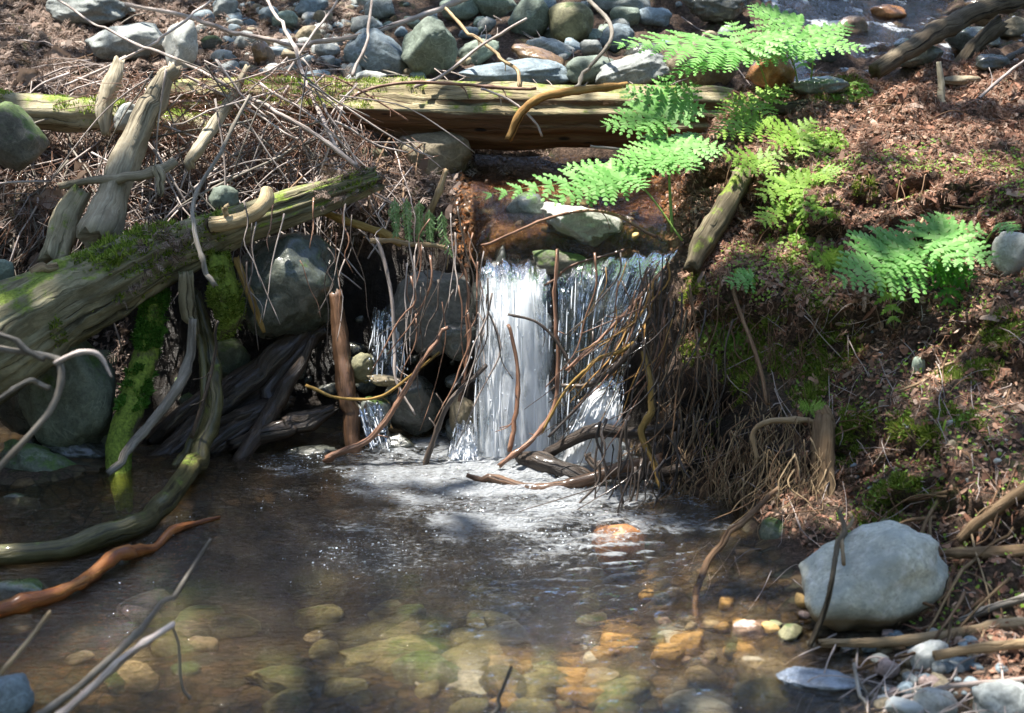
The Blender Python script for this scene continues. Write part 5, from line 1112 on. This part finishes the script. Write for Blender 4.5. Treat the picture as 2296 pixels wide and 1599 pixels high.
# upper stream above the lip, and the cascade at top right
def flow(name, x0, x1, y0, y1, off, seed, foamamt, label):
    a, b = np.meshgrid(np.arange(x0, x1, .02), np.arange(y0, y1, .02)); q = np.c_[a.ravel(), b.ravel()]
    z = base_h(q) + off; n3 = fbm(np.c_[q*np.array([9, 6]), z*0], seed, 4); z = z + .012*n3
    i = np.arange(a.size).reshape(a.shape); F = np.stack([i[:-1, :-1], i[:-1, 1:], i[1:, 1:], i[1:, :-1]], -1).reshape(-1, 4)
    o = mk(name, np.c_[q, z], F, water_mat(name, 10, (.8, .72, .6), rip=22, stretch=(2.2, 1, 1), bumpd=.02), uv=q[F.ravel()], attr={'foam': foamamt(q, n3)}); tag(o, label, None, None, 'structure')
flow('stream_water', -.2, .74, 6.47, 7.75, .038, 51, lambda q, n: np.clip(.12+.22*n, 0, .5), 'clear shallow stream above the lip')
flow('cascade_water', 1.55, 4.0, 7.9, 11, .035, 52, lambda q, n: np.clip(.17+.5*n, 0, .6), 'white water tumbling over stones at top right')

# ------------------------------------------------------------------ unseen leaves added overhead, their gaps shaped to make the dappled light
LIT = [(560, 250, .5), (300, 300, .55), (180, 180, .5), (400, 380, .5), (700, 350, .45), (150, 60, .5), (420, 60, .45), (700, 250, .4), (800, 420, .3), (950, 215, .38), (1150, 210, .35), (1330, 215, .3), (1480, 230, .28),
  (60, 660, .28), (180, 600, .3), (330, 540, .25), (500, 490, .25), (600, 460, .25), (680, 620, .12), (640, 100, .4),
  (1310, 500, .28), (1120, 480, .34), (1090, 545, .25), (1200, 430, .25), (1150, 600, .3), (1400, 600, .3), (1160, 800, .28), (1330, 760, .25), (1180, 1000, .45), (1150, 1080, .6), (1000, 1120, .5), (1300, 1130, .5), (1230, 1240, .5), (1330, 1350, .4), (330, 1480, .34), (620, 1500, .38), (120, 1520, .25), (880, 1380, .25),
  (1240, 1520, .42), (1040, 1530, .3), (1450, 1460, .32), (1600, 1440, .32), (870, 1480, .25), (1000, 1540, .2), (1530, 110, .45), (1720, 60, .5), (1850, 90, .35), (1460, 90, .3), (1480, 330, .3), (1650, 240, .3), (1150, 165, .16), (980, 80, .14), (1420, 150, .2), (1130, 20, .16),
  (1780, 330, .28), (2000, 300, .28), (2150, 400, .28), (1980, 230, .25), (2200, 220, .25), (2080, 880, .16), (2180, 620, .2), (1790, 930, .12), (2230, 900, .18), (1950, 480, .18), (2250, 300, .2), (2080, 540, .22), (2170, 560, .2), (1780, 1000, .12), (2150, 720, .16), (2270, 1450, .16), (2270, 1580, .25), (2230, 1200, .14), (1250, 430, .2), (900, 490, .2), (1050, 380, .2), (100, 790, .1), (120, 1330, .12)]
LITY = [(690, 640, 6.5, .10), (640, 690, 6.5, .07), (700, 590, 6.55, .08), (283, 95, 8.3, .25), (405, 100, 8.2, .2), (180, 20, 8.9, .3), (960, 80, 8.0, .2), (1185, 30, 8.6, .15), (1140, 150, 7.95, .22), (1410, 150, 7.95, .25), (1280, 40, 8.6, .12), (850, 120, 8.0, .15), (1530, 80, 6.9, .4), (1700, 60, 7.1, .35), (1850, 70, 7.1, .3), (1480, 220, 6.8, .3), (1500, 330, 6.5, .28), (1330, 400, 6.3, .2), (1200, 410, 6.2, .15), (1690, 240, 6.9, .25), (1770, 350, 6.5, .25), (2070, 560, 5.6, .25), (640, 240, 7.6, .4), (900, 240, 7.6, .4), (1200, 250, 7.6, .4), (1450, 250, 7.6, .3), (300, 300, 7.0, .4), (560, 330, 7.0, .45), (760, 380, 6.7, .3), (1150, 700, 6.3, .35), (1320, 700, 6.3, .3), (1440, 640, 6.2, .25)]
lit = np.array([[*hit(x, y), rr] for x, y, rr in LIT] + [[*at(x, y, Y), rr] for x, y, Y, rr in LITY])
Sv = np.array(SUN); r_ = np.random.default_rng(23); n_ = 15000
tgt = np.c_[r_.uniform(-5.5, 5.5, n_), r_.uniform(.5, 12.5, n_)]; tz = np.clip((tgt[:, 1]-5.6)*.6, 0, 2.2)
tg = np.c_[tgt, tz]; best = np.full(n_, 9.)
for x, y, z, rr in lit:
    dv = tg-np.array([x, y, z]); dv = dv - np.outer(dv@Sv, Sv); best = np.minimum(best, np.linalg.norm(dv, axis=1)/rr)
cl = vn(np.c_[tgt*1.3, tgt[:, 0]*0], 77)
keep = (r_.random(n_) < np.clip((best-.55)*1.6, .03, 1)) & (cl > -.75)
tg = tg[keep]; SHD = [(1955, 1330, 4.36, .20), (1830, 960, 5.5, .22), (1700, 860, 5.8, .28), (300, 850, 6.3, .35), (150, 950, 6.2, .35), (500, 900, 6.4, .3), (250, 1150, 5.4, .3), (950, 700, 6.5, .18), (2000, 650, 5.8, .12)]  # spots given extra unseen leaves to hold them in shade
ex = []
for x, y, Y, rr in SHD:
    c0 = np.array(at(x, y, Y)); mm = int(420*rr); aa = r_.uniform(0, 2*math.pi, mm); rq = rr*np.sqrt(r_.random(mm)); ex.append(c0+np.c_[np.cos(aa)*rq, np.sin(aa)*rq, aa*0])
tg = np.concatenate([tg]+ex)
hh = r_.uniform(9, 13, len(tg)); Q = tg + Sv*((hh-tg[:, 2])/Sv[2])[:, None]
V, F = flat_bits(Q, np.tile([0, 0, 1.], (len(Q), 1)), .13, .05, r_, .5)
tag(mk('dapple_leaves', V, F, LM['canopy'], smooth=False), 'unseen leaves overhead, placed to shape the sun patches', 'foliage', None, 'stuff')
# wood all round: boughs of the forest behind and beside the stream
n_ = 9000; th = r_.uniform(0, 2*math.pi, n_); rr = r_.uniform(11, 15, n_); z = r_.uniform(.0, 1, n_)**1.0*11+1.0
Q = np.c_[np.cos(th)*rr, 6+np.sin(th)*rr, z]
gap = (Q[:, 1] > 10) & (np.abs(Q[:, 0]-1.0) < 1.7+.2*z) & (z > 3.2)
Q = Q[~gap & (vn(Q*.5, 5) > -.35)]; nr = np.c_[np.cos(th), np.sin(th), th*0][~gap[:len(th)]][:len(Q)]
nr = Q-np.array([0, 6, 4]); nr /= np.linalg.norm(nr, axis=1, keepdims=True)
V, F = flat_bits(Q, nr, .42, .2, r_, .5)
tag(mk('forest', V, F, LM['canopy'], smooth=False), 'dark forest around the stream', 'forest', None, 'stuff')
